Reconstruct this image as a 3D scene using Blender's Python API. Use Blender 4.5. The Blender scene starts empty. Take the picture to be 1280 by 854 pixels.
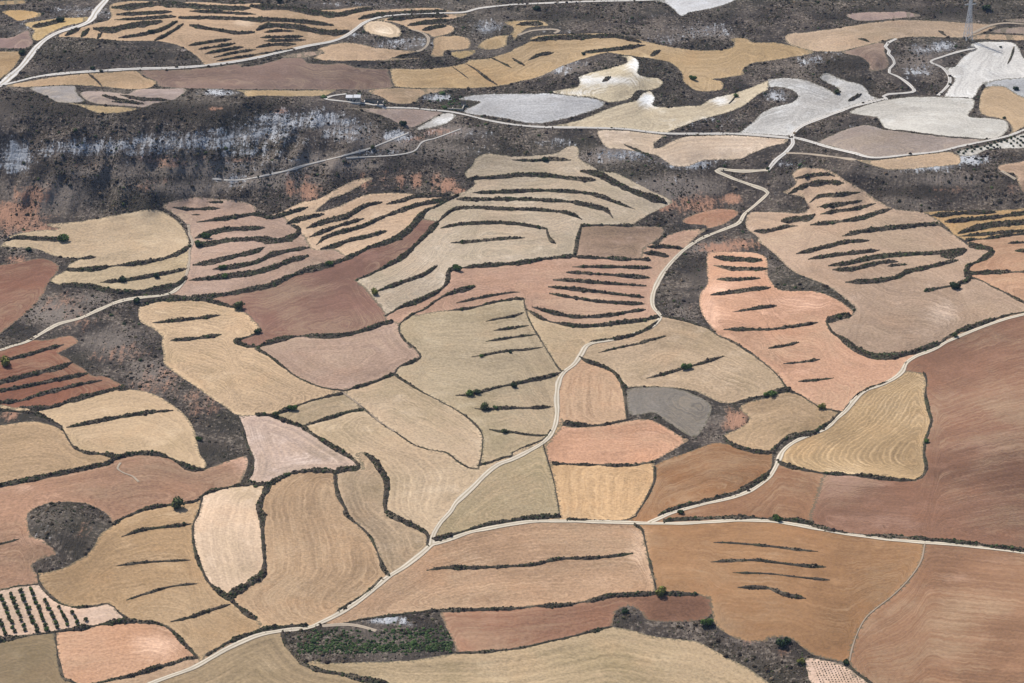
import bpy, math
import numpy as np
from mathutils import Vector
from mathutils.geometry import delaunay_2d_cdt

# ---------------------------------------------------------------------------------------------
# camera, sky, sun, exposure
# ---------------------------------------------------------------------------------------------
SC = bpy.context.scene
HFOV, PITCH, CAMZ = math.radians(26.0), math.radians(24.0), 715.0     # looking down over the valley from an aircraft
FPX = 640 / math.tan(HFOV / 2)
cam = bpy.data.cameras.new('camera'); cam.sensor_width = 36; cam.lens = 18 / math.tan(HFOV / 2); cam.clip_start = 1; cam.clip_end = 200000
co = bpy.data.objects.new('camera', cam); SC.collection.objects.link(co); SC.camera = co
co.location = (0, 0, CAMZ); co.rotation_euler = (math.pi / 2 - PITCH, 0, 0)
SUN_EL, SUN_AZ = math.radians(52), math.radians(-40)                   # azimuth from the view direction, towards the left
world = bpy.data.worlds.new('World'); SC.world = world; world.use_nodes = True
nt = world.node_tree; nt.nodes.clear()
sky = nt.nodes.new('ShaderNodeTexSky'); sky.sky_type = 'NISHITA'; sky.sun_disc = False; sky.sun_elevation = SUN_EL; sky.sun_rotation = SUN_AZ; sky.air_density = 1.0; sky.dust_density = 1.5
bg = nt.nodes.new('ShaderNodeBackground'); bg.inputs[1].default_value = 0.10
wo = nt.nodes.new('ShaderNodeOutputWorld'); nt.links.new(sky.outputs[0], bg.inputs[0]); nt.links.new(bg.outputs[0], wo.inputs[0])
sl = bpy.data.lights.new('sun', 'SUN'); sl.energy = 4.2; sl.angle = math.radians(.53); sl.color = (1, .95, .88)
so = bpy.data.objects.new('sun', sl); SC.collection.objects.link(so); so.location = (0, 0, 2000)
sv = Vector((math.sin(SUN_AZ) * math.cos(SUN_EL), math.cos(SUN_AZ) * math.cos(SUN_EL), math.sin(SUN_EL)))
so.rotation_euler = (-sv).to_track_quat('-Z', 'Y').to_euler()
SC.view_settings.view_transform = 'Standard'; SC.view_settings.look = 'None'; SC.view_settings.exposure = 0.68; SC.view_settings.gamma = 1.0; SC.view_settings.use_curve_mapping = False

HAZE = 1.5e-5
# ---------------------------------------------------------------------------------------------
# SURVEY: lines read off the photograph (tile code "cr:" then x,y in that tile, 4 units = 1 photo pixel)
# B = scrubby bank between two fields, N = plain edge of a field, both close off fields; number = width
# ---------------------------------------------------------------------------------------------
LINES = """
B3|03:-100,410 0,390 90,370 182,362
N|02:530,854 480,825 400,800 290,798 200,815 140,854|03:135,30 145,90 165,125 215,140 280,205 230,228 163,258 170,290 186,305 300,285 380,245 440,205 475,160 500,110 560,68 548,30 530,0
B4|03:555,66 620,28 690,0|02:730,830 830,812 900,805 980,790 1010,765 1060,742 1180,716 1240,712
B3|03:186,305 200,360 240,410 300,455 380,474 460,470 530,458 570,475 600,505 650,540 680,548
B5|03:680,548 780,555 840,580 890,625 940,680 985,725
B6|02:1010,765 1000,810 990,854|03:965,60 965,130 980,220 1010,290 1040,350 1090,395 1140,430 1180,465 1230,505 1277,535
N|03:1277,535 1300,560 1290,590 1277,622
N|12:440,234 430,262
N|22:714,588 711,622
N|13:446,552 400,562 335,556
N|30:1076,414 1094,440
N|22:218,414 260,402
B6|03:1030,715 1080,685 1160,640 1277,600 1302,596
N|01:1050,622 1065,655
N|03:985,725 1000,742 1030,718
B6|03:-100,660 0,640 120,620 260,600 400,580 520,560 620,545 680,545
B4|03:275,612 285,700 300,780 320,830 370,854 400,890
B6|03:400,880 470,860 560,835 660,815 760,785 860,755 940,730 985,728
B6|13:135,610 150,660 200,720 250,765 330,795 430,810 540,835 640,854 700,890
B8|12:60,715 30,780 15,830|13:30,20 35,150 45,240 38,300 10,335|03:1277,335 1220,375 1165,405 1145,430
B7|12:75,705 130,672 200,648 300,640 385,645
B5|12:395,655 400,720 420,780 450,840|13:440,0 480,40 540,90 580,140 600,190 620,240 640,290 665,318
B4|13:0,600 50,580 150,570 250,568
B3|13:410,492 500,437 580,377 625,330
B6|12:540,550 590,590 630,650 655,710 645,780 650,854|13:650,0 720,40 800,75 850,105 860,130 855,165
B4|12:0,360 60,362 130,385 230,420
B6|12:230,420 310,475 400,530 465,570 500,600 515,625 470,632 420,638 395,655
N|12:500,560 520,550 540,550
N|12:515,628 540,632 515,580 505,562
B2|12:430,250 500,300 560,350 620,400 700,450 780,505 860,535 950,550 1010,595 1060,625 1110,632
B4|12:240,415 310,395 400,365 480,345 540,333
B5|12:90,360 180,325 260,295 340,275 428,256
B4|12:0,30 70,70 140,125 210,175 300,215 370,232 440,242
B4|12:760,0 800,40 820,70 790,95 720,120 690,155
B5|12:690,155 600,195 520,220 440,242
B5|11:60,854 200,825 400,822 520,800 620,765 685,750
N|11:685,750 716,765
B6|11:750,854 718,805 722,760 780,715 840,690 900,645 980,605 1090,578
N|11:750,854 775,885
B3|12:695,162 760,205 850,260 940,305 1020,350 1080,395 1120,440 1132,480 1125,560 1112,615
B3|12:1105,615 1160,600 1220,580 1277,565|22:0,550 80,515 160,480 190,440
N|11:800,722 880,705 950,697
B3|11:950,697 1080,682 1180,655 1277,640|21:0,638 60,637
B2|21:60,637 70,700 100,770 150,854|22:180,50 240,140 262,145
B4|21:75,690 150,735 260,765 400,772 550,755 650,745 725,728
B4|21:395,850 560,828 660,795 728,748
B2|21:750,722 850,745 970,780 1030,820 1100,850|22:1200,60 1277,120|32:50,165 90,220 110,240
B4|22:365,90 440,115 510,150 545,200 572,224
N|22:572,224 680,220 800,228 900,240 980,275 1040,300 1090,305
B5|22:1090,305 1160,290 1230,272 1277,262|32:60,240 110,235
B3|22:545,205 562,260 570,340 575,380
B4|22:258,402 350,412 450,412 540,393 600,378
N|22:575,235 572,260 585,352 640,360 710,352 780,400 870,458 920,470 960,420 992,350 990,310 940,275 860,242 760,224 660,224 580,228
N|22:250,417 350,423 480,412 600,388 690,388 770,425 850,475 880,490 800,540 720,585 640,603
B4|22:200,603 300,608 420,612 560,614 640,608 715,595
N|22:255,390 250,417 200,480 172,525 185,600 200,603
B2|22:156,502 165,540 185,610 210,700 230,800 236,862
B4|22:711,617 712,680 690,740 650,810 620,858
B6|13:895,137 980,115 1080,82 1180,57 1277,44|23:0,40 120,28 238,22
B3|23:275,38 430,42 560,42 620,20
N|22:700,620 760,588 850,558 950,520 1020,500 1080,508
B4|22:1055,470 1080,500 1140,527 1220,547 1277,550|32:20,548
B6|32:25,560 22,620 0,650|22:1277,660 1200,712 1100,752 950,792 800,835 730,862
N|22:1050,465 1120,435 1175,400 1180,370 1150,350 1140,320 1190,295 1277,277|32:0,272 80,252 130,250 180,275
B4|32:105,240 180,275 250,320 310,335 362,348
B6|32:20,550 55,508 105,472 220,453 300,405 350,358
B7|31:290,745 320,800 395,854|32:440,35 520,68 600,70 700,55 800,25 860,5
B5|32:860,5|31:890,832 960,797 1060,762 1180,722 1277,702 1330,688
B3|32:690,100 660,150 600,195 500,230 430,275 375,345
N|32:690,145 780,155
B4|32:775,152 792,190 785,260 800,330 815,390 800,440 785,490 780,560 790,620 770,670 730,690
B4|32:730,690 600,682 450,665 300,655 200,640 130,625 72,608
N|32:280,662 260,720 235,800 215,854|33:210,48
B5|33:0,35 60,40 150,45 220,60
B4|23:760,45 850,38 1000,32 1150,30 1277,35
B5|33:220,68 330,95 480,115 640,124 780,137 950,152 1100,172 1277,192 1330,200
B4|23:612,62 650,90 665,150 680,220 700,300 718,385
N|23:930,412 985,430 1000,500 1012,560 1060,600 1150,640 1277,645|33:0,628 100,628 150,660 220,710 330,740 395,752
N|33:783,158 762,250 700,340 620,420 530,490 480,540 440,620 415,700 408,752
B3|33:395,752 440,800 500,845 560,890
N|33:300,920 215,854 195,790 190,730 270,738 370,762 430,802 510,862
B5|13:440,555 560,532 700,515 850,495 1000,490 1277,482|23:120,470 250,466 380,445 500,417 620,412 720,405 800,408 930,412
B4|13:1000,703 1100,700 1277,685|23:150,655 300,620 420,590 500,572
N|23:500,572 510,520 530,485 590,470 640,495 660,530 700,545 800,548 900,545 960,535 1002,505
N|13:918,505 950,580 980,640 1000,700
N|13:325,755 450,752 600,748 780,740 900,720 1000,705
N|23:500,574 600,590 700,620 830,635 930,650 1000,685 1080,730 1180,780 1277,850 1330,885
N|13:240,755 300,740 328,757
N|01:690,690 700,750 770,790 810,830|02:805,0 815,60 820,110 890,165 960,210 1040,270 1120,320 1190,365 1277,362
B4|02:1190,365 1215,450 1240,530 1265,580 1258,640 1235,690
B4|02:1235,700 1277,708|12:0,710 80,705
B6|02:-60,727 0,715 120,690 250,665 400,635 530,605 600,570 680,555 770,555 840,575 900,605 960,632 1010,636
N|02:1005,640 1100,605 1190,575 1225,570 1238,600 1220,660 1190,722
N|02:-60,425 0,415 80,402 180,395 260,415 310,440
B5|02:310,430 345,490 380,530 430,550 500,556 575,568
B6|02:100,322 200,330 280,318 360,290 450,265 550,240 635,226
N|02:630,232 720,245 800,275 870,320 930,370 965,430 985,500 1000,560 1030,610 1008,634
B5|02:-60,338 0,340 100,345 180,355 240,385 310,420
N|01:165,842 230,842 300,828 360,822|02:392,-4 385,5 340,30 290,55 330,75 365,100 430,140 460,165 520,170 570,190 632,224
N|02:-60,312 0,310 60,325 110,326
N|01:0,378 40,332 120,305 200,295 300,288 230,268 300,258 400,250 560,222 700,195 770,190 840,215 900,265 932,320 945,360
N|01:0,378 80,382 180,388 260,420 330,432 400,437 345,465 333,488
B5|01:333,492 450,490 560,475 700,458 820,435 900,405 948,375
N|01:333,495 270,525 250,550 300,568
B5|01:300,568 450,572 520,592 600,602 720,597 830,577 890,565 928,530
N|01:-60,490 0,470 100,455 180,437 240,440 290,470 290,500 240,560 220,610 160,680 80,750 0,810 -60,860
N|01:940,270 870,215 810,175 880,145 980,130 1100,140 1200,150 1277,178|11:0,222 100,212 160,185 230,155 310,140 400,90 480,50 560,32 585,37 540,60 450,110 370,140 330,170 300,205 400,180 490,140 560,115 680,108 760,110 830,118 900,115 980,117 1010,112
B7|11:1010,120 960,140 900,175 850,195 800,250 760,295 720,325 640,360 560,385 490,420
B8|11:490,420 420,450 340,475 240,500 140,540 60,575 0,585|01:1150,612 1000,630 850,625
N|11:100,212 145,235 165,265 205,290 250,335 270,378 320,395 390,390 430,415 470,432
N|11:825,238 870,245 915,252
B6|11:905,260 860,305 800,365 730,430 640,480 560,520 495,545
N|11:495,545 550,590 590,640 640,700 645,728
N|11:645,728 660,752
B4|01:700,672 800,645 950,640 1050,648 1120,668 1200,688
N|01:690,690 700,672
N|01:1200,688 1250,730 1277,760|11:22,790 10,815|01:1277,814
B4|01:1165,848 1220,832 1277,812
B4|01:1165,848 1230,872|12:0,22
B3|12:0,22 60,6 110,-5
B5|11:645,722 720,680 800,650 870,620 920,590 955,550 960,500 990,488 1050,480 1150,470 1277,462|21:120,445 220,432 300,425
B4|21:345,275 330,330 315,410 305,425
B3|21:345,272 450,270 600,272
N|21:600,270 680,220 770,175 803,155 770,130 690,95 600,50 520,10|20:440,854 400,830 345,800 328,780 335,755 320,730 280,730 220,765 100,778 0,780|10:1160,768 1100,785 1080,820 1050,854|11:1040,10 1050,30 1095,60 1060,92 1010,112
N|21:600,274 750,280 757,295 745,325 700,360 660,385 645,440
B5|21:300,425 400,432 550,438 690,442
N|21:690,442 650,438
N|21:720,372 770,325 850,297 965,288 930,320 895,350 868,388
N|21:720,372 700,362
N|21:850,245 930,207 1040,188 1115,195 1130,215 1060,262 975,285 965,272 870,262 850,245
N|31:410,725 440,690 400,650 340,600 270,560 190,530 110,490 60,440 0,385|21:1225,350 1230,330 1175,290 1165,245 1190,207 1277,203|31:90,207 150,212 195,195 195,165 170,130 130,120 75,105 140,65 120,20 150,-10 190,-18 250,-15 320,2 400,55 490,105 570,160 640,190 740,200 800,215 880,270 930,320 1000,370
N|31:410,725 425,702 370,655 290,615 210,597 100,597 40,580 0,520 0,470|21:1260,425 1190,405 1080,402 985,405 970,420 972,500 975,560 935,620 940,690 970,750 1030,820
B8|31:415,722 350,730 315,742 290,745
B7|31:1000,368 1040,375 1110,390 1120,405 1060,445 1000,475 990,500 1010,530
B6|31:1010,530 990,550 930,570 870,582 780,598
B3|31:1005,532 1060,545 1130,580 1200,615 1277,655 1330,680
N|31:770,203 900,198 1150,195 1277,185 1400,175
N|31:770,203 840,240 900,300 985,345
B4|31:985,345 1060,340 1170,325 1277,313 1400,300
B4|31:1010,512 1100,505 1277,502 1400,500
N|31:1000,368 985,345
N|30:1400,790 1277,805 1150,825 1165,854|31:1230,15 1245,50 1277,108 1400,150
N|30:440,797 530,800 700,780 850,762 930,760 960,790 950,820 850,830 700,845 600,845 520,825 440,797
N|30:1400,630 1277,665 1150,710 1050,735 925,760 980,780 1040,770 1100,745 1200,740 1277,740 1400,735
N|30:255,710 330,670 420,635 500,625 580,645 700,660 850,681 1000,693 1100,700 1000,725 900,748 750,768 530,783 420,758 330,735 255,710
N|30:405,560 470,530 560,505 650,490 730,483 900,485 1020,492 1028,530 1000,580 1100,590 1180,600 1200,630 1180,665 1120,692 1000,686 850,674 700,653 590,642 560,610 540,585 470,575 405,560
N|30:1400,600 1277,635 1230,662 1205,675 1217,640 1195,602 1150,590 1080,575 1055,550 1060,480 1090,435 1180,435 1260,480 1400,520
N|30:1400,330 1277,290 1250,235 1200,210 1060,210 1010,225 1040,245 1000,265 960,300 930,335 880,335 900,370 930,400 880,478 920,485 1020,488 1050,450 1080,415 1150,400 1277,388 1400,380
N|20:770,665 900,610 1050,568 1150,530 1230,470 1277,447|30:0,437 60,435 120,450 150,480 120,510 30,535|20:1277,550 1250,562 1200,610 1130,664
N|20:1130,664 1277,672|30:60,676 115,676 140,645 190,616 280,582 370,549 430,526 500,505 560,492
N|30:560,492 510,475 490,445 460,420 400,405 340,385 290,365 260,385 290,410 340,435 365,460 340,470 300,445 230,415 160,395 80,388 0,395|20:1277,400 1120,463 1000,490 940,525 850,530 760,535 705,525 715,490 690,455 650,467 620,500 560,515 500,535 400,575 300,610 180,635 400,636 560,641 680,654 770,663
N|30:0,395 0,437
N|30:370,262 430,240 500,225 575,215 582,260 600,300 590,345 510,355 505,320 460,285 370,262
N|30:85,190 100,170 200,160 350,140 500,115 650,102 800,102 950,112 1100,120 1140,130 1080,160 990,185 850,185 720,185 620,195 560,210 450,235 370,256 230,256 150,235 95,215 85,190
N|30:1400,185 1277,178 1080,170 1000,195 1100,197 1277,200 1400,205
N|30:390,75 480,62 600,60 680,58 760,78 650,92 460,105 390,75
N|30:1400,130 1277,135 1180,140 1120,155 1150,165 1277,170 1400,180
N|30:1400,92 1277,95 1170,97 1200,107 1277,113 1400,115
N|20:90,190 150,175 300,170 500,167 600,188 680,210 800,235 920,250 1030,250 1100,235 1110,215 1090,195 1160,190 1200,210 1277,212|30:60,215 150,237 230,262 120,285 0,305|20:1200,315 1150,350 1160,370 1050,390 1000,395 1050,410 1040,450 930,455 880,430 850,400 850,370 800,320 740,300 640,285 560,275 480,263 400,280 320,305 230,340 130,385 0,415|10:1277,418 1200,430 1100,440 930,440 810,440 690,430 672,390 668,345 800,345 950,335 1050,312 1060,300 1160,290 1277,255|20:0,250 60,222 95,203 90,190
N|20:0,210 30,180 60,150 100,135 182,128 150,106 90,102 0,105|10:1240,112 1250,122 1277,130|20:10,150 -20,185|10:1250,220
N|20:200,460 260,445 330,430 335,400 330,385 380,365 480,345 540,325 575,310 570,290 540,280 590,280 630,305 632,340 625,365 650,380 720,388 755,405 740,430 690,450 620,455 590,490 540,505 490,512 450,500 400,485 300,480 200,460
N|10:1010,495 1060,478 1160,470 1277,468|20:200,468 400,490 465,512 455,530 380,560 250,595 150,615 60,612 0,598|10:1200,585 1100,572 1030,557 1100,520 1120,508 1060,500 1010,495
N|20:430,653 560,652 700,668 770,677 740,690 705,720 710,740 740,735 800,705 870,682 1000,676 1150,677 1277,688|30:50,692 100,696 80,715 0,735|20:1200,765 1130,795 960,800 880,828 800,828 760,800 720,775 640,760 560,745 480,738 450,710 430,653
N|20:690,-30 700,0 760,15 800,40 845,80 880,65 1000,40 1120,0 1160,-30
N|00:695,352 850,350 1030,340 1150,323 1210,320 1200,335 1277,325|10:90,305 140,290 230,290 260,315 340,320 430,315 500,335 600,345 664,347 676,400 686,432 600,445 400,447 0,447|00:1180,445 930,440 790,430 785,408 730,385 695,352
N|10:130,285 230,262 330,255 340,265 250,285 130,285
N|00:1180,449 1277,450|10:200,452 350,450 400,449 380,460 340,478 200,480 0,478|00:1277,480 1225,480 1215,462 1180,449
N|10:560,455 690,439 800,444 950,443 900,460 850,470 810,490 800,510 740,520 670,512 640,490 560,455
N|10:430,540 640,542 780,544 860,553 930,564 880,590 790,635 730,630 680,600 600,570 520,550 430,540
N|10:935,566 1000,576 940,620 860,640 800,645 860,605 935,566
N|10:285,288 340,262 305,247 400,218 480,215 600,238 720,250 820,256 760,275 680,290 880,290 935,283 700,300 540,303 350,302 285,288
N|10:890,190 960,180 1030,183 1068,205 1062,240 1000,250 940,255 935,278 900,284 870,278 885,240 890,190
N|10:970,265 1030,255 1095,252 1080,275 1030,292 990,285 970,265
N|10:1105,235 1130,205 1200,180 1277,175|20:5,190|10:1277,215 1200,245 1140,248 1105,235
N|10:535,130 560,110 620,105 680,120 725,150 720,180 680,188 600,175 545,155 535,130
N|10:1040,64 960,52 900,40 800,40 650,48 520,60 450,80 570,40 570,33 500,35 400,48 300,48 150,25 0,15|00:1277,16 1150,20 1000,10 850,12 700,5 600,10 545,30 555,80 540,100 480,115 430,130 380,145 310,165 290,185 350,185 430,190 500,195 560,200 650,205 780,205 850,215 910,235 960,265 1000,300 1022,327
N|10:600,100 700,84 900,74 1050,68 1000,90 900,105 840,125 950,120 990,145 960,170 890,185 850,165 780,150 740,130 680,110 600,100
N|00:120,120 200,105 280,92 400,88 440,85 430,105 330,130 250,165 200,200 170,200 160,180 170,150 120,120
N|00:10,60 60,50 150,55 205,68 200,80 100,105 60,90 10,60
N|00:-60,200 0,190 60,185 140,150 150,175 165,215 130,240 0,240 -60,240
N|00:-60,255 0,258 90,258 100,290 60,345 0,395 -60,440
N|00:-60,6 0,5 120,0 130,15 60,22 0,25 -60,30
N|00:30,430 120,410 250,388 400,370 550,361 680,353 720,385 780,408 740,440 640,445 480,430 300,425 120,435 30,430
N|00:150,440 250,430 375,430 380,455 395,480 420,505 300,512 230,480 150,440
N|00:400,470 440,455 560,460 640,468 680,447 850,442 930,444 900,480 850,500 760,520 720,535 640,530 520,520 450,510 400,470
N|00:345,515 450,525 600,534 680,543 620,560 520,565 460,555 400,530 345,515
"""
# chalky roads and tracks: width in metres; R also closes off fields, P does not
ROADS = """
R4.2|main dirt road|03:700,885 760,854 850,820 960,780 1060,725 1140,680 1277,620|13:120,595 260,578 330,550 420,505 520,440 600,375 660,325 740,275 830,205 875,165 900,158 960,140 1060,105 1150,85 1277,62|23:120,48 330,48 500,52 620,56 700,58 850,58 1000,50 1120,44 1277,46|33:120,62 250,85 370,108 500,125 640,142 780,153 900,162 1040,175 1150,187 1277,202 1500,235
R4|valley road|13:875,165 885,115 920,55 970,0|12:1000,800 1080,725 1150,655 1210,610 1277,585|22:80,545 150,505 190,465 215,415 225,350 222,280 232,200 260,150 310,110 345,60 370,20 420,0|21:520,838 620,810 690,780 735,740 735,715 705,680 700,630 720,570 760,500 810,440 870,385 950,335 1050,295 1130,260 1160,215 1220,165 1277,110 1260,95 1190,70 1120,45 1060,20 1020,0 1040,-8 1150,2|20:1277,850
R4.2|plateau road|20:1277,850|30:40,800 90,760 125,715 118,685 140,650 190,620 280,586 370,553 430,531 520,508 590,493
P3.4|winding track|30:590,493 575,482 600,472 690,465 730,455 700,420 650,385 605,365 605,345 630,320 620,290 600,270 605,255 585,235 600,215 640,195
R4.5|far white road|00:0,430 100,405 200,382 330,367 500,355 680,345 850,341 1000,331 1150,312 1277,290|10:120,262 250,232 370,210 440,185 500,145 540,115 600,92 700,75 850,68 1000,65 1050,60 1120,42 1277,25|20:150,18 400,8 700,1 800,-20
P7.5|broad white road|00:-100,480 0,425 50,385 110,330 150,280 190,230 240,190 300,160 400,130 450,105 470,75 490,45 530,0 560,-40
R3.6|farm road|10:640,538 780,541 860,549 960,558 1050,575 1150,600 1277,622|20:150,635 400,639 560,645 680,659 780,668 950,669 1120,669 1277,680|30:110,690
R3.6|orchard road|30:118,685 200,705 300,735 420,763 530,788 700,773 850,757 960,731 1100,702 1200,679 1277,650 1400,610
P3|farm track|10:640,538 560,520 420,505 345,495 380,480 450,470
P3|lower track|30:90,765 200,770 330,785 440,800
R3.8|diagonal road|31:1500,655 1400,680 1277,715 1180,740 1080,775 990,810 890,854|32:830,35 740,70 690,105 670,145 630,180 560,215 480,245 430,290 390,340 340,385 290,430 200,465 120,505 70,550 45,610 20,655 0,680|22:1200,735 1100,775 950,810 800,850|23:740,30 690,52
R4|hillfoot road|02:-150,75 0,40 60,20 130,0|01:200,815 290,765 400,735 500,690 600,650 700,632 800,622 870,600 920,545
R2.2|field track|01:920,545 935,500 945,440 945,400 960,350 945,320 940,270
P3|quarry track|13:330,570 440,563 520,572 600,595
P.9|field path|33:783,158 762,250 700,340 620,420 530,490 480,540 440,620 415,700 408,745
P1.4|field path|12:430,250 500,300 560,350 620,400 690,445
P1.5|scarp track|10:760,665 650,710 560,745 450,775 350,800 250,825 150,854|01:1200,45 1060,40
P1.4|lower scarp track|10:1020,645 900,690 830,710 790,755 700,775 600,782 450,790
P3|knoll track|10:780,150 830,165 860,190 855,225 830,250 800,258
P3|bend track|20:30,178 100,155 200,148 235,155 210,168
P3.2|chalk lane|30:848,478 900,425 905,385 870,340 812,310 870,285 950,260 1030,243
P3|rim path|30:1020,168 1100,132 1180,117 1277,122
P1.6|pale wash|02:602,602 586,630 622,655 660,668 692,697
P3|ridge path|31:1165,0 1235,42
"""
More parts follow.
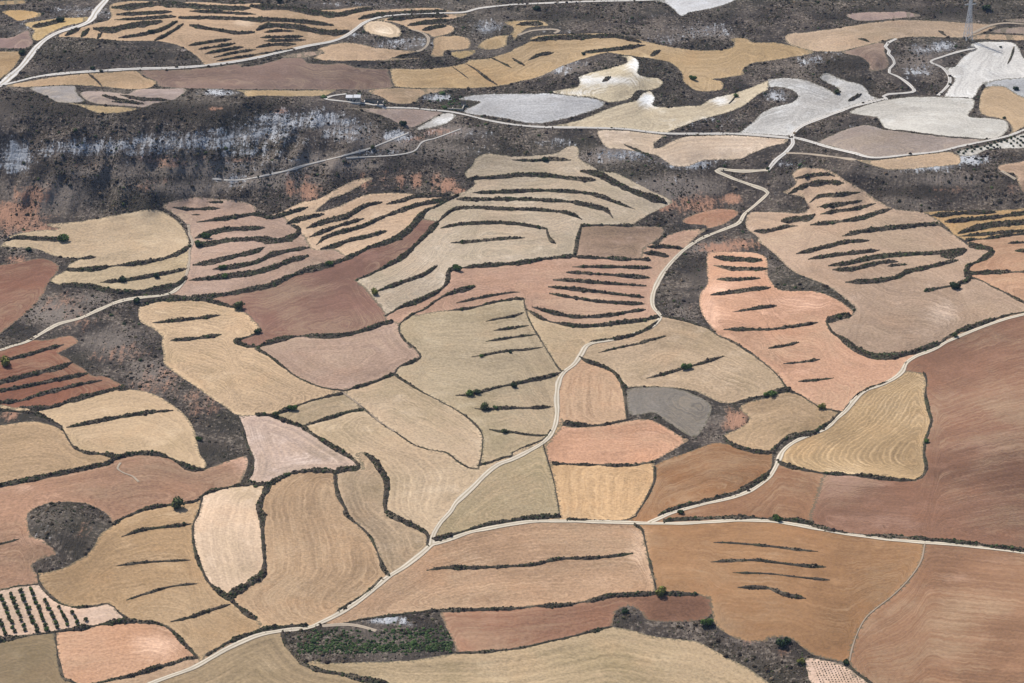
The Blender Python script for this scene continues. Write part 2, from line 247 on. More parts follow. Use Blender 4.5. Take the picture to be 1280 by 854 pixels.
# terrace banks lying inside a field: width then line; tapered at both ends
TERRACES = """
5|03:605,125 690,95 780,80 870,70 955,60
4.5|03:580,270 680,255 780,248 880,243 950,240
4|03:630,440 720,410 820,380 900,365 985,358
5|03:850,548 950,525 1050,490 1150,460
4|03:-40,170 0,160 50,148 95,135
6|13:850,292 950,278 1100,278 1277,270|23:120,260 200,240 270,232 400,230 520,218 605,206
3.5|23:1005,152 1100,155 1277,170|33:120,185 250,198
4.5|23:990,250 1100,243 1230,240|33:0,247 150,265 290,275
4|23:1100,303 1277,308|33:150,325 310,340
6|23:1125,376 1277,380|33:80,410 190,432
4|12:1075,72 1130,65 1200,52 1277,40|22:60,38 155,24
5|12:995,265 1060,262 1130,245 1200,225 1277,210|22:100,188 180,172 245,150
4.5|12:1090,330 1150,335 1220,328 1277,328|22:80,328 205,322
4.5|12:1165,435 1220,445 1277,448|22:60,458 130,465 175,462
4|11:1145,750 1200,738 1277,725|21:60,705
3.5|11:1185,795 1277,783|21:85,770
3.5|11:1145,850 1277,830|21:120,815
4|11:1000,658 1080,640 1180,620 1277,605|21:40,604
3|21:640,850 700,840 770,822
3|22:430,52 540,25 685,-3
4.5|22:670,180 770,155 870,125 960,100 1060,68
5.5|02:330,425 420,408 520,387 620,370 740,350 865,340
6|02:0,95 60,82 150,60 230,35 320,12
7|02:-60,215 0,200 100,175 200,150 300,125 365,97
6|02:-60,252 0,243 100,225 200,205 320,180 440,155
6|02:-60,307 0,300 100,292 200,260 300,235 400,210 510,190
7|01:20,350 90,332 200,338 345,342
4|01:330,440 400,437 480,428
5|01:500,555 620,545 740,525 850,505 940,485
5.5|01:860,180 950,190 1100,185
3.5|01:1030,155 1115,155
3|01:955,218 1000,218
6|01:980,255 1080,242 1200,225 1277,215|11:80,232 140,215 260,180
7|01:970,335 1020,320 1080,300 1160,290 1277,285|11:45,282
8|01:975,375 1050,362 1150,345 1277,340
9|11:-30,335 60,345 130,345 200,320 215,290 175,270
7|01:960,470 1050,455 1150,430 1277,400|11:45,378
6|01:1060,490 1130,482 1277,455|11:80,418 180,396 268,382
8|01:940,545 1050,535 1160,520 1277,505|11:100,475 180,445 260,425
7|11:250,285 350,250 450,225 540,175 630,155
7|11:150,265 200,245 260,230 340,215
6|11:265,330 340,300 440,265 540,237
7|11:300,370 340,335 420,305 520,280 620,235 700,205 800,170 900,150 975,125
7|11:320,390 400,370 470,345 560,325 655,298
7|11:650,165 720,150 800,125 900,122 970,120
5|01:760,757 860,748 980,735 1100,718
5|01:850,845 950,838 1050,825 1105,815
7|11:1045,40 1120,35 1277,25|21:0,20 150,20 280,35 415,45
5|11:1080,108 1180,106 1277,102|21:120,98 250,100 370,110 450,130 530,160 580,178 615,190
6|11:1000,140 1100,142 1277,140|21:150,145 300,155 400,175 470,195 505,235
6|11:900,262 950,215 1000,187 1080,182 1180,186 1277,190|21:120,192 250,205 310,220 350,242
5|11:920,285 1000,268 1100,260 1200,258 1277,262|21:80,272 180,290
5|21:172,290 190,340 220,362
4|11:970,358 1080,352 1180,342 1277,335|21:65,333
6|11:600,600 680,572 760,545 840,515 905,472
5|20:0,798 100,802 200,795 295,800
10|21:340,0 430,15 500,50 580,90 660,120 750,150 772,162
4.5|21:300,478 450,478 600,480 700,483
5|21:270,505 400,512 550,522 690,533
5|21:205,543 320,547 450,558 670,573
5|21:180,577 300,588 450,605 660,630
5|21:185,610 300,630 450,652 660,663
5.5|21:100,677 200,705 330,728 480,720 600,700 665,692
5|21:675,378 780,378 860,388
6|21:650,408 720,412 780,427
8|21:1005,430 1120,440 1250,447
5.5|21:1005,470 1100,488 1200,490 1277,488
4.5|21:1020,540 1120,542 1240,535
5.5|21:990,618 1100,605 1200,590 1277,583|31:15,580
4|21:1100,703 1200,688 1277,677|31:45,672
5|21:1055,790 1277,790|31:120,775 250,755
4|32:0,30 80,18 155,0
4|32:75,107 160,100 260,85
4|32:150,195 240,188 328,178
6|31:135,35 200,25 280,15 335,25
8|31:100,115 180,75 270,58 380,60
9|31:65,250 140,240 200,235 235,218
7|31:205,160 250,128 350,118 460,105
7|31:245,180 330,170 400,160 470,147
6|31:260,215 350,200 450,185 540,160
6|31:210,268 330,255 450,238 540,210 620,187
7|31:370,325 450,305 550,290 700,275 840,265 885,285
6|31:140,413 220,395 320,370 400,353 505,347
5.5|31:200,440 290,425 400,412 555,395
7|31:300,473 400,460 480,440 570,425 700,415 850,408 980,390
9|31:860,425 920,418 990,395
6.5|31:320,493 430,488 500,470 580,455 650,452
4|31:595,475 650,468 695,466
6.5|31:385,555 480,552 560,545 640,530 700,500 800,480 950,443
6|21:1205,300 1277,300|31:80,280 150,273
7|31:805,222 900,215 1000,208 1140,205
7|31:880,253 1000,242 1150,228 1277,210 1380,200
8|31:945,312 1050,280 1150,265 1277,255 1380,250
5|31:955,325 1080,315 1277,297 1380,290
4|31:1195,360 1277,356 1340,354
4|31:1230,398 1277,398 1330,397
6|30:400,505 430,490 465,470
5|30:1195,320 1215,280 1228,232
3|30:450,195 480,200 505,210
4|30:850,155 870,165 888,180
7|20:90,205 200,190 350,185 500,180 580,195 645,212
5|20:345,265 480,250 560,240 665,226
6|20:690,280 715,265 740,252
5|20:80,302 120,282 150,272 205,265
3.5|20:0,290 30,308 60,325
3|10:1165,285 1220,310 1277,340
3|10:1050,320 1100,350 1150,390 1205,425
2.5|10:980,335 1020,362 1060,392
6|20:20,125 80,118 152,120
5|20:450,408 470,395 492,385
3.5|20:1080,520 1100,500 1118,475
5|20:560,722 640,758 700,785
9|00:555,40 650,35 800,20 950,30 1100,40 1250,42
9|10:-30,32 150,40 280,60 400,75 500,55 580,42
6|10:-100,95 0,98 120,100 250,110 385,127
9|10:0,152 60,128 200,135 300,155 400,165 465,155
5|10:40,162 110,155 190,156
3.5|10:20,188 120,186 235,183
3.5|10:40,205 140,203 250,200
4|10:0,238 80,225 200,222
3|10:0,272 100,258 200,242
6|10:510,97 560,83 640,72 720,66 950,56
5|00:580,75 700,68 860,60
4|00:570,100 700,95 830,85 880,85
4|00:945,57 1050,60 1180,68 1277,72
6|00:890,90 1050,90 1200,95 1277,100
10|00:465,145 560,150 650,130 810,108
5|00:590,190 700,175 800,150 885,108
5|00:770,203 840,170 915,120
7|00:945,128 1050,145 1180,165 1270,162
5|00:940,228 1050,210 1155,197
4|00:990,247 1090,232 1175,217
4|00:1020,270 1120,250 1215,235
3.5|00:1065,288 1180,262 1277,248
3.5|00:1080,305 1200,285 1277,275
6|00:405,183 425,165 445,145
6|00:325,180 360,160 400,142
6|00:485,195 495,180 508,165
5|00:160,135 240,120 310,100
3|00:440,368 480,400 510,432
4|00:510,478 600,500 700,520
4|00:560,508 640,510 720,520
3.5|00:600,475 700,495 850,500
6|10:655,100 750,90 880,80 960,82
6|10:755,128 850,112 960,103
6|10:830,152 900,135 950,130
3|10:690,287 760,272 820,262
"""
# fields: seed point | photo colour | how the rows run | short name | rest of its label
FIELDS = """
03 800 310|188 156 118|v|tan terraced field|with short dark banks beside the small orchard
02 650 690|182 142 116|v|dusty rose field|wrapping round the dark scrub mound
03 480 530|206 186 154|v|pale orchard plot|planted with rows of small round trees
03 600 700|200 158 128|v|pink rounded plot|with one whitish end below the orchard
03 120 740|142 128 92|v|olive corner plot|in the bottom left corner
03 830 795|190 156 128|v|thin pink strip|squeezed between a bank and the main road
03 1150 790|166 150 110|d|greenish stubble plot|under the bend of the main road
03 1120 150|216 196 156|h|cream oblong field|with a dark bank curling round its foot
13 250 250|194 163 130|h|big salmon field|with fanning rows above the main road
13 740 170|188 170 130|h|narrow tan strip|tapering to the road fork
12 800 680|196 179 138|h|winding straw field|with long curved harvest lines left of the road
12 250 345|184 169 128|v|short straw strip|between two dark banks
12 150 240|208 186 140|v|golden slanted field|with two short banks at its rounded top
12 400 100|192 163 144|d|mauve rounded field|ringed by a thin dark hedge
12 850 380|198 182 142|v|plain straw oblong|between two thin curving hedges
12 1000 150|184 172 132|v|greenish terraced field|crossed by short banks with bushes
12 150 520|205 187 159|d|whitish pink field|with mottled pale soil
21 300 800|194 178 134|v|straw triangle plot|pinched between the valley road and a straight hedge
22 850 60|192 174 134|v|fan shaped stubble field|with two slanting banks right of the valley road
22 400 250|204 166 134|h|salmon oval field|inside the bend of the valley road
22 800 300|144 137 129|h|ash grey fallow|with bare weathered soil
22 500 500|206 160 130|v|smooth salmon field|with sweeping rows above a straight hedge
22 450 730|210 174 132|h|peach square field|standing on the main road
22 90 720|172 160 118|v|olive wedge field|in the fork of the two roads
22 1000 660|154 113 78|v|russet field|rising to a red upper edge
22 1200 440|188 166 122|v|small tan lobe|beside the diagonal road
32 250 180|204 160 132|v|salmon slope field|with many short dark banks
32 500 480|182 155 118|h|striped stubble field|with wavy pale ridges enclosed by a hedge
32 120 740|154 115 86|v|brown wedge plot|between two meeting roads
32 1000 500|146 109 88|v|huge brown field|ploughed smooth at the edge of the photo
23 1100 200|166 127 91|v|ochre terraced field|with four short scrubby banks
33 900 500|151 115 89|v|vast ploughed field|with long smooth streaks in the bottom corner
33 250 780|205 183 152|v|pale vine plot|dotted with rows of tiny vines
23 300 150|190 156 126|v|fawn terraced field|cut by one long bank beside the main road
23 250 550|166 123 99|v|long reddish strip|curling round a scrub knoll
23 400 760|186 170 126|v|bottom stubble field|with straight rows along the lower edge
02 400 430|194 174 130|v|two terrace straw field|split by one long dark bank
02 150 560|192 168 122|v|golden rounded field|with a pale rim by the photo edge
02 200 90|148 100 78|v|red terraced field|with close set dark banks
01 550 300|198 182 140|v|broad straw field|spreading below the scarp
01 600 510|196 182 138|v|striped straw strip|curving down to the hillfoot road
01 100 560|138 98 80|v|rusty red field|cut by the photo edge
01 1100 260|178 152 136|v|mauve terraces|stepped by thick dark banks
11 420 320|202 180 140|v|golden terraces|looping in narrow curved steps
11 300 650|140 105 91|v|dark brown field|with a long reddish tongue
11 800 420|196 186 152|v|pale terraced hillside|ringed by curving dark banks
21 500 340|174 152 122|v|dun trapezoid field|with a mottled middle
21 400 520|190 154 132|v|pink banded field|crossed by close set dark banks
21 1000 230|186 140 114|v|terracotta leaf plot|in scrub above the valley road
31 500 650|186 160 138|v|rosy terraced slope|with dark banks and a greyer edge
31 1000 275|196 162 116|v|ochre banded strip|with long parallel banks
31 1200 430|180 140 112|v|terracotta upper plot|above a straight hedge
31 1200 570|186 148 120|v|terracotta lower plot|below a straight hedge
31 1300 60|190 166 130|v|little tan patch|on the scarp at the photo edge
30 750 810|198 178 138|v|buff spindle field|under the orchard road
30 1250 700|212 209 203|v|white orchard plot|with rows of tiny trees on chalk
30 650 720|170 156 148|v|mauve grey field|sloping to the orchard road
30 800 560|202 199 193|v|silvery chalk field|with faint grey bands
30 1200 530|178 154 124|v|mottled tan field|by the silvery chalk slope
30 1150 340|226 224 222|h|white chalk field|under the pylon
30 1220 420|184 186 190|v|blue grey sliver|between the chalk and tan fields
30 200 540|216 215 214|v|bright chalk apron|wrapping a grey scrub tongue
20 700 590|208 193 167|v|cream chalk field|with faint wheel lines along the farm road
30 540 290|166 142 128|v|dull pink patch|behind the dark knoll
30 600 170|186 168 132|v|long buff field|below the pylon ridge
30 1200 188|186 164 126|v|thin buff ribbon|at the foot of the pylon
30 560 80|160 140 136|v|far mauve patch|below the dark far slope
30 1230 152|160 142 132|v|far mauve ribbon|beside the rim path
30 1300 105|160 142 134|v|far pink sliver|under the dark far slope
20 600 240|184 157 118|v|wide ochre field|draped round the chalk hill
20 5 120|188 160 116|v|looped ochre lane|bending on the far slope
20 500 430|216 201 173|v|chalk capped field|on the rounded hill
20 200 540|204 205 209|v|blue white field|beside the farm road
20 950 730|206 192 158|v|scalloped cream field|with feathered rows below the farm road
20 850 0|204 205 209|v|topmost white field|spilling down the dark far slope
10 300 380|150 124 112|v|big mauve field|behind the scarp
10 250 273|166 142 130|v|mauve sliver|beside the far white road
10 150 465|186 160 120|v|thin ochre ribbon|behind the scarp rim
10 720 480|184 164 126|v|ochre hollow field|behind the ruined farm
10 700 580|168 150 142|v|pinkish farm field|in front of the ruined farm
10 900 605|196 193 190|v|grey farm sliver|beside the farm road
10 600 270|188 166 126|v|ochre leaf field|below the far round knoll
10 980 220|186 164 120|h|striped ochre block|with upright harvest lines
10 1030 272|192 166 120|v|tiny ochre tab|above the dark far bank
10 1190 210|192 164 120|v|ochre spur field|on the far slope
10 640 150|212 196 156|d|cream knoll cap|ringed by a track
10 300 100|190 167 126|v|far golden terraces|with many thin dark banks
10 900 90|188 166 126|v|golden fingers field|under the far white road
00 280 110|188 160 110|v|golden wedge|beside the broad white road
00 100 75|186 154 106|v|ochre nub field|near the top left corner
00 60 210|156 130 124|v|mauve corner plot|left of the broad white road
00 30 310|186 154 112|v|tan corner field|left of the broad white road
00 60 12|180 152 112|v|topmost ochre scrap|in the top left corner
00 450 400|178 156 114|v|mustard strip|below the far white road
00 280 460|168 162 160|v|grey hollow plot|behind the scarp rim
00 700 485|164 148 142|v|lilac stepped plot|with thin curving banks
00 500 548|184 160 122|v|buff hollow scrap|just behind the scarp rim
"""
# ---------------------------------------------------------------------------------------------
# terrain: heights (metres) known at photo pixels, thin-plate interpolated, plus erosion on steep ground
# ---------------------------------------------------------------------------------------------
HEIGHTS = """
-300,950,24 0,950,14 320,950,2 640,950,-5 960,950,-12 1280,950,14 1600,950,24
-300,700,28 0,690,20 100,665,22 85,652,33 60,700,21 150,650,20 270,680,9 540,680,0 800,690,4 940,700,9 1280,690,20 1600,690,30
0,780,14 300,790,3 500,800,-2 880,800,-6 1000,840,-10 1150,800,8
0,590,22 150,560,16 280,570,6 460,590,8 700,570,6 880,545,3 1100,560,13 1280,560,25 1600,560,36
-300,450,34 0,450,25 150,470,14 300,470,18 450,440,20 600,450,17 720,450,11 850,450,13 980,470,18 1100,440,22 1280,440,30 1600,440,42
-300,330,38 0,370,26 130,330,28 250,380,20 300,320,28 450,340,27 600,350,26 760,340,23 850,350,15 950,360,22 1100,350,31 1280,340,38 1600,340,48
-300,265,44 0,290,33 60,275,35 230,262,36 400,262,37 500,235,41 700,262,36 800,255,36 870,250,28 970,250,28 1070,262,41 1200,262,43 1280,265,46 1600,265,54
0,235,52 100,235,56 250,225,52 400,220,52 520,200,53 640,215,43 700,195,47 800,225,43 900,214,37 1000,235,36 1050,215,57 1200,220,60 1280,225,62
-300,180,84 0,180,80 100,180,81 250,180,76 360,180,70 450,180,65 560,170,59 620,165,57 720,185,52 860,185,49 960,205,44 1080,202,62 1200,200,65 1280,198,66 1600,198,70
-300,130,106 0,125,104 120,150,95 180,138,97 300,128,97 330,124,95 420,140,82 520,140,68 600,120,66 700,150,60 800,160,57 950,165,55 1100,165,64 1280,160,67
-300,90,104 0,108,101 100,112,95 200,105,93 300,100,91 450,100,80 600,100,72 640,85,75 720,95,81 790,90,83 850,105,71 950,110,67 1040,110,71 1160,120,69 1280,110,72 1600,110,76
-300,40,110 30,60,103 60,90,98 120,65,110 200,72,104 255,82,98 400,60,92 500,50,93 600,55,87 680,60,83 830,70,79 1000,75,77 1050,68,91 1110,90,76 1160,70,85 1220,50,83 1280,60,81 1600,60,86
-300,-30,116 0,0,110 100,0,110 250,8,108 400,-20,108 560,8,97 700,30,92 850,30,91 1000,25,92 1150,20,94 1280,10,97 1600,-30,104
0,-80,116 400,-80,114 800,-80,108 1280,-80,108 640,-160,118 -300,-160,124 1600,-160,116
"""
TO, TY = 3.9906, (0, 214, 428, 640)

def unproj_dirs(P):
    P = np.asarray(P, float)
    a = (P[:, 0] - 640) / FPX; b = (427 - P[:, 1]) / FPX
    cp, sp = math.cos(PITCH), math.sin(PITCH)
    return np.stack([a, cp + b * sp, -sp + b * cp], 1)

def hash2(ix, iy, seed):
    n = (ix.astype(np.int64) * 374761393 + iy.astype(np.int64) * 668265263 + seed * 974634777) & 0x7fffffff
    n = ((n ^ (n >> 13)) * 1274126177) & 0x7fffffff
    return ((n ^ (n >> 16)) & 0xffff) / 65535.0

def vnoise(x, y, seed=0):
    ix, iy = np.floor(x), np.floor(y); fx, fy = x - ix, y - iy
    fx = fx * fx * (3 - 2 * fx); fy = fy * fy * (3 - 2 * fy)
    a, b = hash2(ix, iy, seed), hash2(ix + 1, iy, seed); c, d = hash2(ix, iy + 1, seed), hash2(ix + 1, iy + 1, seed)
    return (a + (b - a) * fx) * (1 - fy) + (c + (d - c) * fx) * fy - 0.5

ctl = np.array([[float(v) for v in t.split(',')] for t in HEIGHTS.split()])
_d = unproj_dirs(ctl[:, :2]); _t = (ctl[:, 2] - CAMZ) / _d[:, 2]
CXY = _d[:, :2] * _t[:, None] / 1000.0
def _tps(A, B):
    r2 = ((A[:, None, :] - B[None, :, :]) ** 2).sum(2) + 1e-12
    return 0.5 * r2 * np.log(r2)
_n = len(CXY)
_K = np.zeros((_n + 3, _n + 3)); _K[:_n, :_n] = _tps(CXY, CXY) + 2e-4 * np.eye(_n)
_K[:_n, _n] = 1; _K[:_n, _n + 1:] = CXY; _K[_n:, :_n] = _K[:_n, _n:].T
_W = np.linalg.solve(_K, np.concatenate([ctl[:, 2], np.zeros(3)]))
GS, GX0, GY0, GNX, GNY = 3.4, -1200.0, 900.0, 706, 640
def _grid():
    xs = GX0 + GS * np.arange(GNX); ys = GY0 + GS * np.arange(GNY)
    X, Y = np.meshgrid(xs, ys); P = np.stack([X.ravel(), Y.ravel()], 1) / 1000.0
    z = np.empty(len(P))
    for s in range(0, len(P), 20000):
        q = P[s:s + 20000]; z[s:s + 20000] = _tps(q, CXY) @ _W[:_n] + _W[_n] + q @ _W[_n + 1:]
    z = np.clip(z, -40, 140).reshape(GNY, GNX)
    gy, gx = np.gradient(z, GS); sl = np.clip((np.hypot(gx, gy) - 0.27) / 0.35, 0, 1)
    rid = 1 - np.abs(2 * vnoise(X / 34 + 0.8 * vnoise(X / 50, Y / 50, 5), Y / 150, 1)) * 2
    rid2 = 1 - np.abs(2 * vnoise(X / 14 + .7 * vnoise(X / 30, Y / 20, 6), Y / 40, 2)) * 2
    rid3 = 1 - np.abs(2 * vnoise(X / 8.5 + .8 * vnoise(X / 22, Y / 18, 8), Y / 26, 7)) * 2
    z = z + sl * (2.6 * (rid3 - .5) + 9.5 * (rid - 0.5) + 5.0 * (rid2 - 0.5)) + 1.4 * vnoise(X / 70, Y / 90, 3) + 0.5 * vnoise(X / 28, Y / 28, 4)
    return z, sl
HG, SLOPE = _grid()
def _bil(G, x, y):
    u = np.clip((x - GX0) / GS, 0, GNX - 1.001); v = np.clip((y - GY0) / GS, 0, GNY - 1.001)
    i, j = u.astype(int), v.astype(int); fu, fv = u - i, v - j
    return (G[j, i] * (1 - fu) + G[j, i + 1] * fu) * (1 - fv) + (G[j + 1, i] * (1 - fu) + G[j + 1, i + 1] * fu) * fv
def height(x, y): return _bil(HG, np.asarray(x, float), np.asarray(y, float))

def ground(P):
    """photo pixels -> points on the terrain (first hit of the sight line)"""
    P = np.asarray(P, float).reshape(-1, 2)
    d = unproj_dirs(P); n = len(d)
    lo = (260 - CAMZ) / d[:, 2]; hi = (-60 - CAMZ) / d[:, 2]
    K = 90; a = lo.copy(); b = hi.copy(); done = np.zeros(n, bool)
    for k in range(1, K + 1):
        t = lo + (hi - lo) * k / K
        below = (CAMZ + d[:, 2] * t) < height(d[:, 0] * t, d[:, 1] * t)
        new = below & ~done
        b[new] = t[new]; a[new] = (lo + (hi - lo) * (k - 1) / K)[new]; done |= below
        if done.all(): break
    for _ in range(16):
        m = 0.5 * (a + b); bel = (CAMZ + d[:, 2] * m) < height(d[:, 0] * m, d[:, 1] * m)
        b = np.where(bel, m, b); a = np.where(bel, a, m)
    t = b
    x, y = d[:, 0] * t, d[:, 1] * t
    return np.stack([x, y, height(x, y)], 1)

# ---------------------------------------------------------------------------------------------
# reading the survey
# ---------------------------------------------------------------------------------------------
def parse_pts(segs):
    out = []
    for s in segs:
        tile, pts = s.split(':'); c, r = int(tile[0]), int(tile[1])
        for p in pts.split():
            x, y = p.split(','); out.append((320 * c + float(x) / TO, TY[r] + float(y) / TO))
    return np.array(out)
def tile_pt(tile, x, y): return (320 * int(tile[0]) + x / TO, TY[int(tile[1])] + y / TO)

def spline(P, step=3.5, closed=False):
    P = np.asarray(P, float)
    if len(P) < 2: return P
    if closed: Q = np.vstack([P[-2], P, P[1]])
    else: Q = np.vstack([2 * P[0] - P[1], P, 2 * P[-1] - P[-2]])
    out = []
    for i in range(1, len(Q) - 2):
        p0, p1, p2, p3 = Q[i - 1], Q[i], Q[i + 1], Q[i + 2]
        m1, m2 = (p2 - p0) * .5, (p3 - p1) * .5
        L = np.linalg.norm(p2 - p1) + 1e-9
        for m, pa, pb in ((m1, p0, p1), (m2, p2, p3)):   # keep tangents short where spacing changes abruptly
            l = np.linalg.norm(m)
            if l > 1.3 * L: m *= 1.3 * L / l
        n = max(1, int(L / step))
        for k in range(n):
            t = k / n; t2 = t * t; t3 = t2 * t
            out.append((2 * t3 - 3 * t2 + 1) * p1 + (t3 - 2 * t2 + t) * m1 + (-2 * t3 + 3 * t2) * p2 + (t3 - t2) * m2)
    out.append(Q[-2]); return np.array(out)

DX0, DX1, DY0, DY1 = -110.0, 1390.0, -40.0, 925.0
def extend(P):
    P = [np.array(p) for p in P]
    for end in (0, -1):
        p = P[end]; q = P[1] if end == 0 else P[-2]
        if p[0] < -1 or p[0] > 1281 or p[1] < -1 or p[1] > 855:
            d = p - q; d = d / (np.linalg.norm(d) + 1e-9); e = p.copy()
            for _ in range(400):
                if not (DX0 - 4 < e[0] < DX1 + 4 and DY0 - 4 < e[1] < DY1 + 4): break
                e = e + d * 2
            if np.linalg.norm(e - p) > 3:
                if end == 0: P.insert(0, e)
                else: P.append(e)
    return np.array(P)

barriers, banks, roads, terraces = [], [], [], []
def is_closed(P): return len(P) > 3 and np.linalg.norm(P[0] - P[-1]) < 6
for ln in LINES.strip().split('\n'):
    f = ln.split('|'); P = parse_pts(f[1:]); cl = is_closed(P)
    if cl: P[-1] = P[0]
    else: P = extend(P)
    barriers.append([P, cl])
    if f[0][0] == 'B': banks.append((float(f[0][1:]), len(barriers) - 1))
for ln in ROADS.strip().split('\n'):
    f = ln.split('|'); P = extend(parse_pts(f[2:]))
    if f[0][0] == 'R': barriers.append([P, False]); roads.append((float(f[0][1:]), f[1], len(barriers) - 1, None))
    else: roads.append((float(f[0][1:]), f[1], None, spline(P)))
for ln in TERRACES.strip().split('\n'):
    f = ln.split('|'); terraces.append((float(f[0]), spline(parse_pts(f[1:]), 3.0)))
def ragged(S, cl, seed, amp=.8):
    s_ = np.concatenate([[0], np.cumsum(np.linalg.norm(np.diff(S, axis=0), axis=1))]); d = np.gradient(S, axis=0); d /= np.linalg.norm(d, axis=1)[:, None] + 1e-9
    k = amp * (vnoise(s_ / 9, np.full(len(S), seed * 1.3), 41) + .8 * vnoise(s_ / 3, np.full(len(S), seed * 2.3), 42)); k[0] = k[-1] = 0
    return S + np.stack([-d[:, 1], d[:, 0]], 1) * k[:, None]
road_ids = {bi for _, _, bi, _ in roads if bi is not None}
smooth = [spline(P, 3.0, cl) if i in road_ids else ragged(spline(P, 2.6, cl), cl, i) for i, (P, cl) in enumerate(barriers)]
# close small openings: carry loose ends on to the nearest line
def nearest_on(p, skip):
    best = (1e9, None)
    for j, S in enumerate(smooth):
        if j == skip: continue
        a, b = S[:-1], S[1:]; ab = b - a
        t = np.clip(((p - a) * ab).sum(1) / ((ab * ab).sum(1) + 1e-9), 0, 1)
        q = a + ab * t[:, None]; dd = np.linalg.norm(q - p, axis=1); k = dd.argmin()
        if dd[k] < best[0]: best = (dd[k], q[k])
    return best
snapped = []
for i, S in enumerate(smooth):
    if not barriers[i][1]:
        for end in (0, -1):
            dd, q = nearest_on(S[end], i)
            if 0.02 < dd < 9:
                q = q + (q - S[end]) / dd * 0.6
                S = np.vstack([q, S]) if end == 0 else np.vstack([S, q])
    snapped.append(S)

# one triangulation of the whole land, with every traced line as a constraint
rng = np.random.default_rng(7)
V, E = [], []
for S in snapped:
    b = len(V); V += [tuple(p) for p in S]; E += [(b + k, b + k + 1) for k in range(len(S) - 1)]
b = len(V); V += [(DX0, DY0), (DX1, DY0), (DX1, DY1), (DX0, DY1)]; E += [(b, b + 1), (b + 1, b + 2), (b + 2, b + 3), (b + 3, b)]
G = 4.5
gx, gy = np.meshgrid(np.arange(DX0 + 3, DX1 - 2, G), np.arange(DY0 + 3, DY1 - 2, G))
gp = np.stack([gx.ravel(), gy.ravel()], 1) + rng.uniform(-1.3, 1.3, (gx.size, 2))
g2x, g2y = np.meshgrid(np.arange(-100, 1380, 4.5) + 2.2, np.arange(116, 272, 4.5) + 2.2)
gp = np.vstack([gp, np.stack([g2x.ravel(), g2y.ravel()], 1) + rng.uniform(-.8, .8, (g2x.size, 2))])
allS = np.vstack(snapped); cell = set(map(tuple, np.floor(allS / 2.0).astype(int)))
keep = np.array([tuple(c) not in cell for c in np.floor(gp / 2.0).astype(int)])
V += [tuple(p) for p in gp[keep]]
for yy in (-770, -740, -680, -560, -400, -240, -120, 40, 200, 360, 520, 680, 840, 1000, 1300, 1800, 2600, 3400):
    for xx in np.linspace(-3200, 4500, 34):
        if not (DX0 - 20 < xx < DX1 + 20 and DY0 - 20 < yy < DY1 + 20): V.append((xx, yy))
cv, ce, cf, _, coe, _ = delaunay_2d_cdt([Vector(p) for p in V], E, [], 0, 1e-4)
cv = np.array([tuple(v) for v in cv]); tri = np.array([f[:] for f in cf])
wall = set()
for k, e in enumerate(ce):
    if len(coe[k]): wall.add((min(e[0], e[1]), max(e[0], e[1])))
edge_tris = {}
for k, f in enumerate(tri.tolist()):
    for a, c in ((f[0], f[1]), (f[1], f[2]), (f[2], f[0])):
        edge_tris.setdefault((a, c) if a < c else (c, a), []).append(k)
adj = [[] for _ in range(len(tri))]
for e, ts in edge_tris.items():
    if len(ts) == 2 and e not in wall: adj[ts[0]].append(ts[1]); adj[ts[1]].append(ts[0])
comp = -np.ones(len(tri), int); nc = 0
for s in range(len(tri)):
    if comp[s] >= 0: continue
    st = [s]; comp[s] = nc
    while st:
        k = st.pop()
        for m in adj[k]:
            if comp[m] < 0: comp[m] = nc; st.append(m)
    nc += 1
XYZ = ground(cv)
cent = cv[tri].mean(1)
_bins = {}
for k, t_ in enumerate(tri):
    q = cv[t_]
    if q[:, 0].max() < DX0 - 8 or q[:, 0].min() > DX1 + 8 or q[:, 1].max() < DY0 - 8 or q[:, 1].min() > DY1 + 8 or np.ptp(q[:, 0]) > 40: continue
    for bx in range(int(q[:, 0].min() // 8), int(q[:, 0].max() // 8) + 1):
        for by in range(int(q[:, 1].min() // 8), int(q[:, 1].max() // 8) + 1): _bins.setdefault((bx, by), []).append(k)
def tri_at(p):
    near = _bins.get((int(p[0] // 8), int(p[1] // 8)))
    if not near: return int(((cent - p) ** 2).sum(1).argmin())
    for k in near:
        a, b_, c = cv[tri[k]]
        d = (b_[1] - c[1]) * (a[0] - c[0]) + (c[0] - b_[0]) * (a[1] - c[1])
        if abs(d) < 1e-12: continue
        u = ((b_[1] - c[1]) * (p[0] - c[0]) + (c[0] - b_[0]) * (p[1] - c[1])) / d
        v = ((c[1] - a[1]) * (p[0] - c[0]) + (a[0] - c[0]) * (p[1] - c[1])) / d
        if u > -1e-6 and v > -1e-6 and u + v < 1 + 1e-6: return k
    return near[0]
comp_field, fields = {}, []
for ln in FIELDS.strip().split('\n'):
    s, col, mode, short, rest = ln.split('|'); t, x, y = s.split()
    p = tile_pt(t, float(x), float(y)); c = comp[tri_at(p)]
    if c in comp_field:
        print('SAME FACE:', short, '/', fields[comp_field[c]]['short'])
        if 'leak_report' in globals(): leak_report(tri_at(p), tri_at(fields[comp_field[c]]['seed']))
        continue
    comp_field[c] = len(fields)
    fields.append(dict(comp=c, rgb=[int(v) for v in col.split()], mode=mode, short=short, rest=rest, seed=p))
# slivers left where one edge was traced twice join the neighbouring field or stay as scrub strips
outside = comp[tri_at(np.array((DX0 - 60, 400.)))]
if outside in comp_field: print('LEAK to outside', fields[comp_field[outside]]['short'])

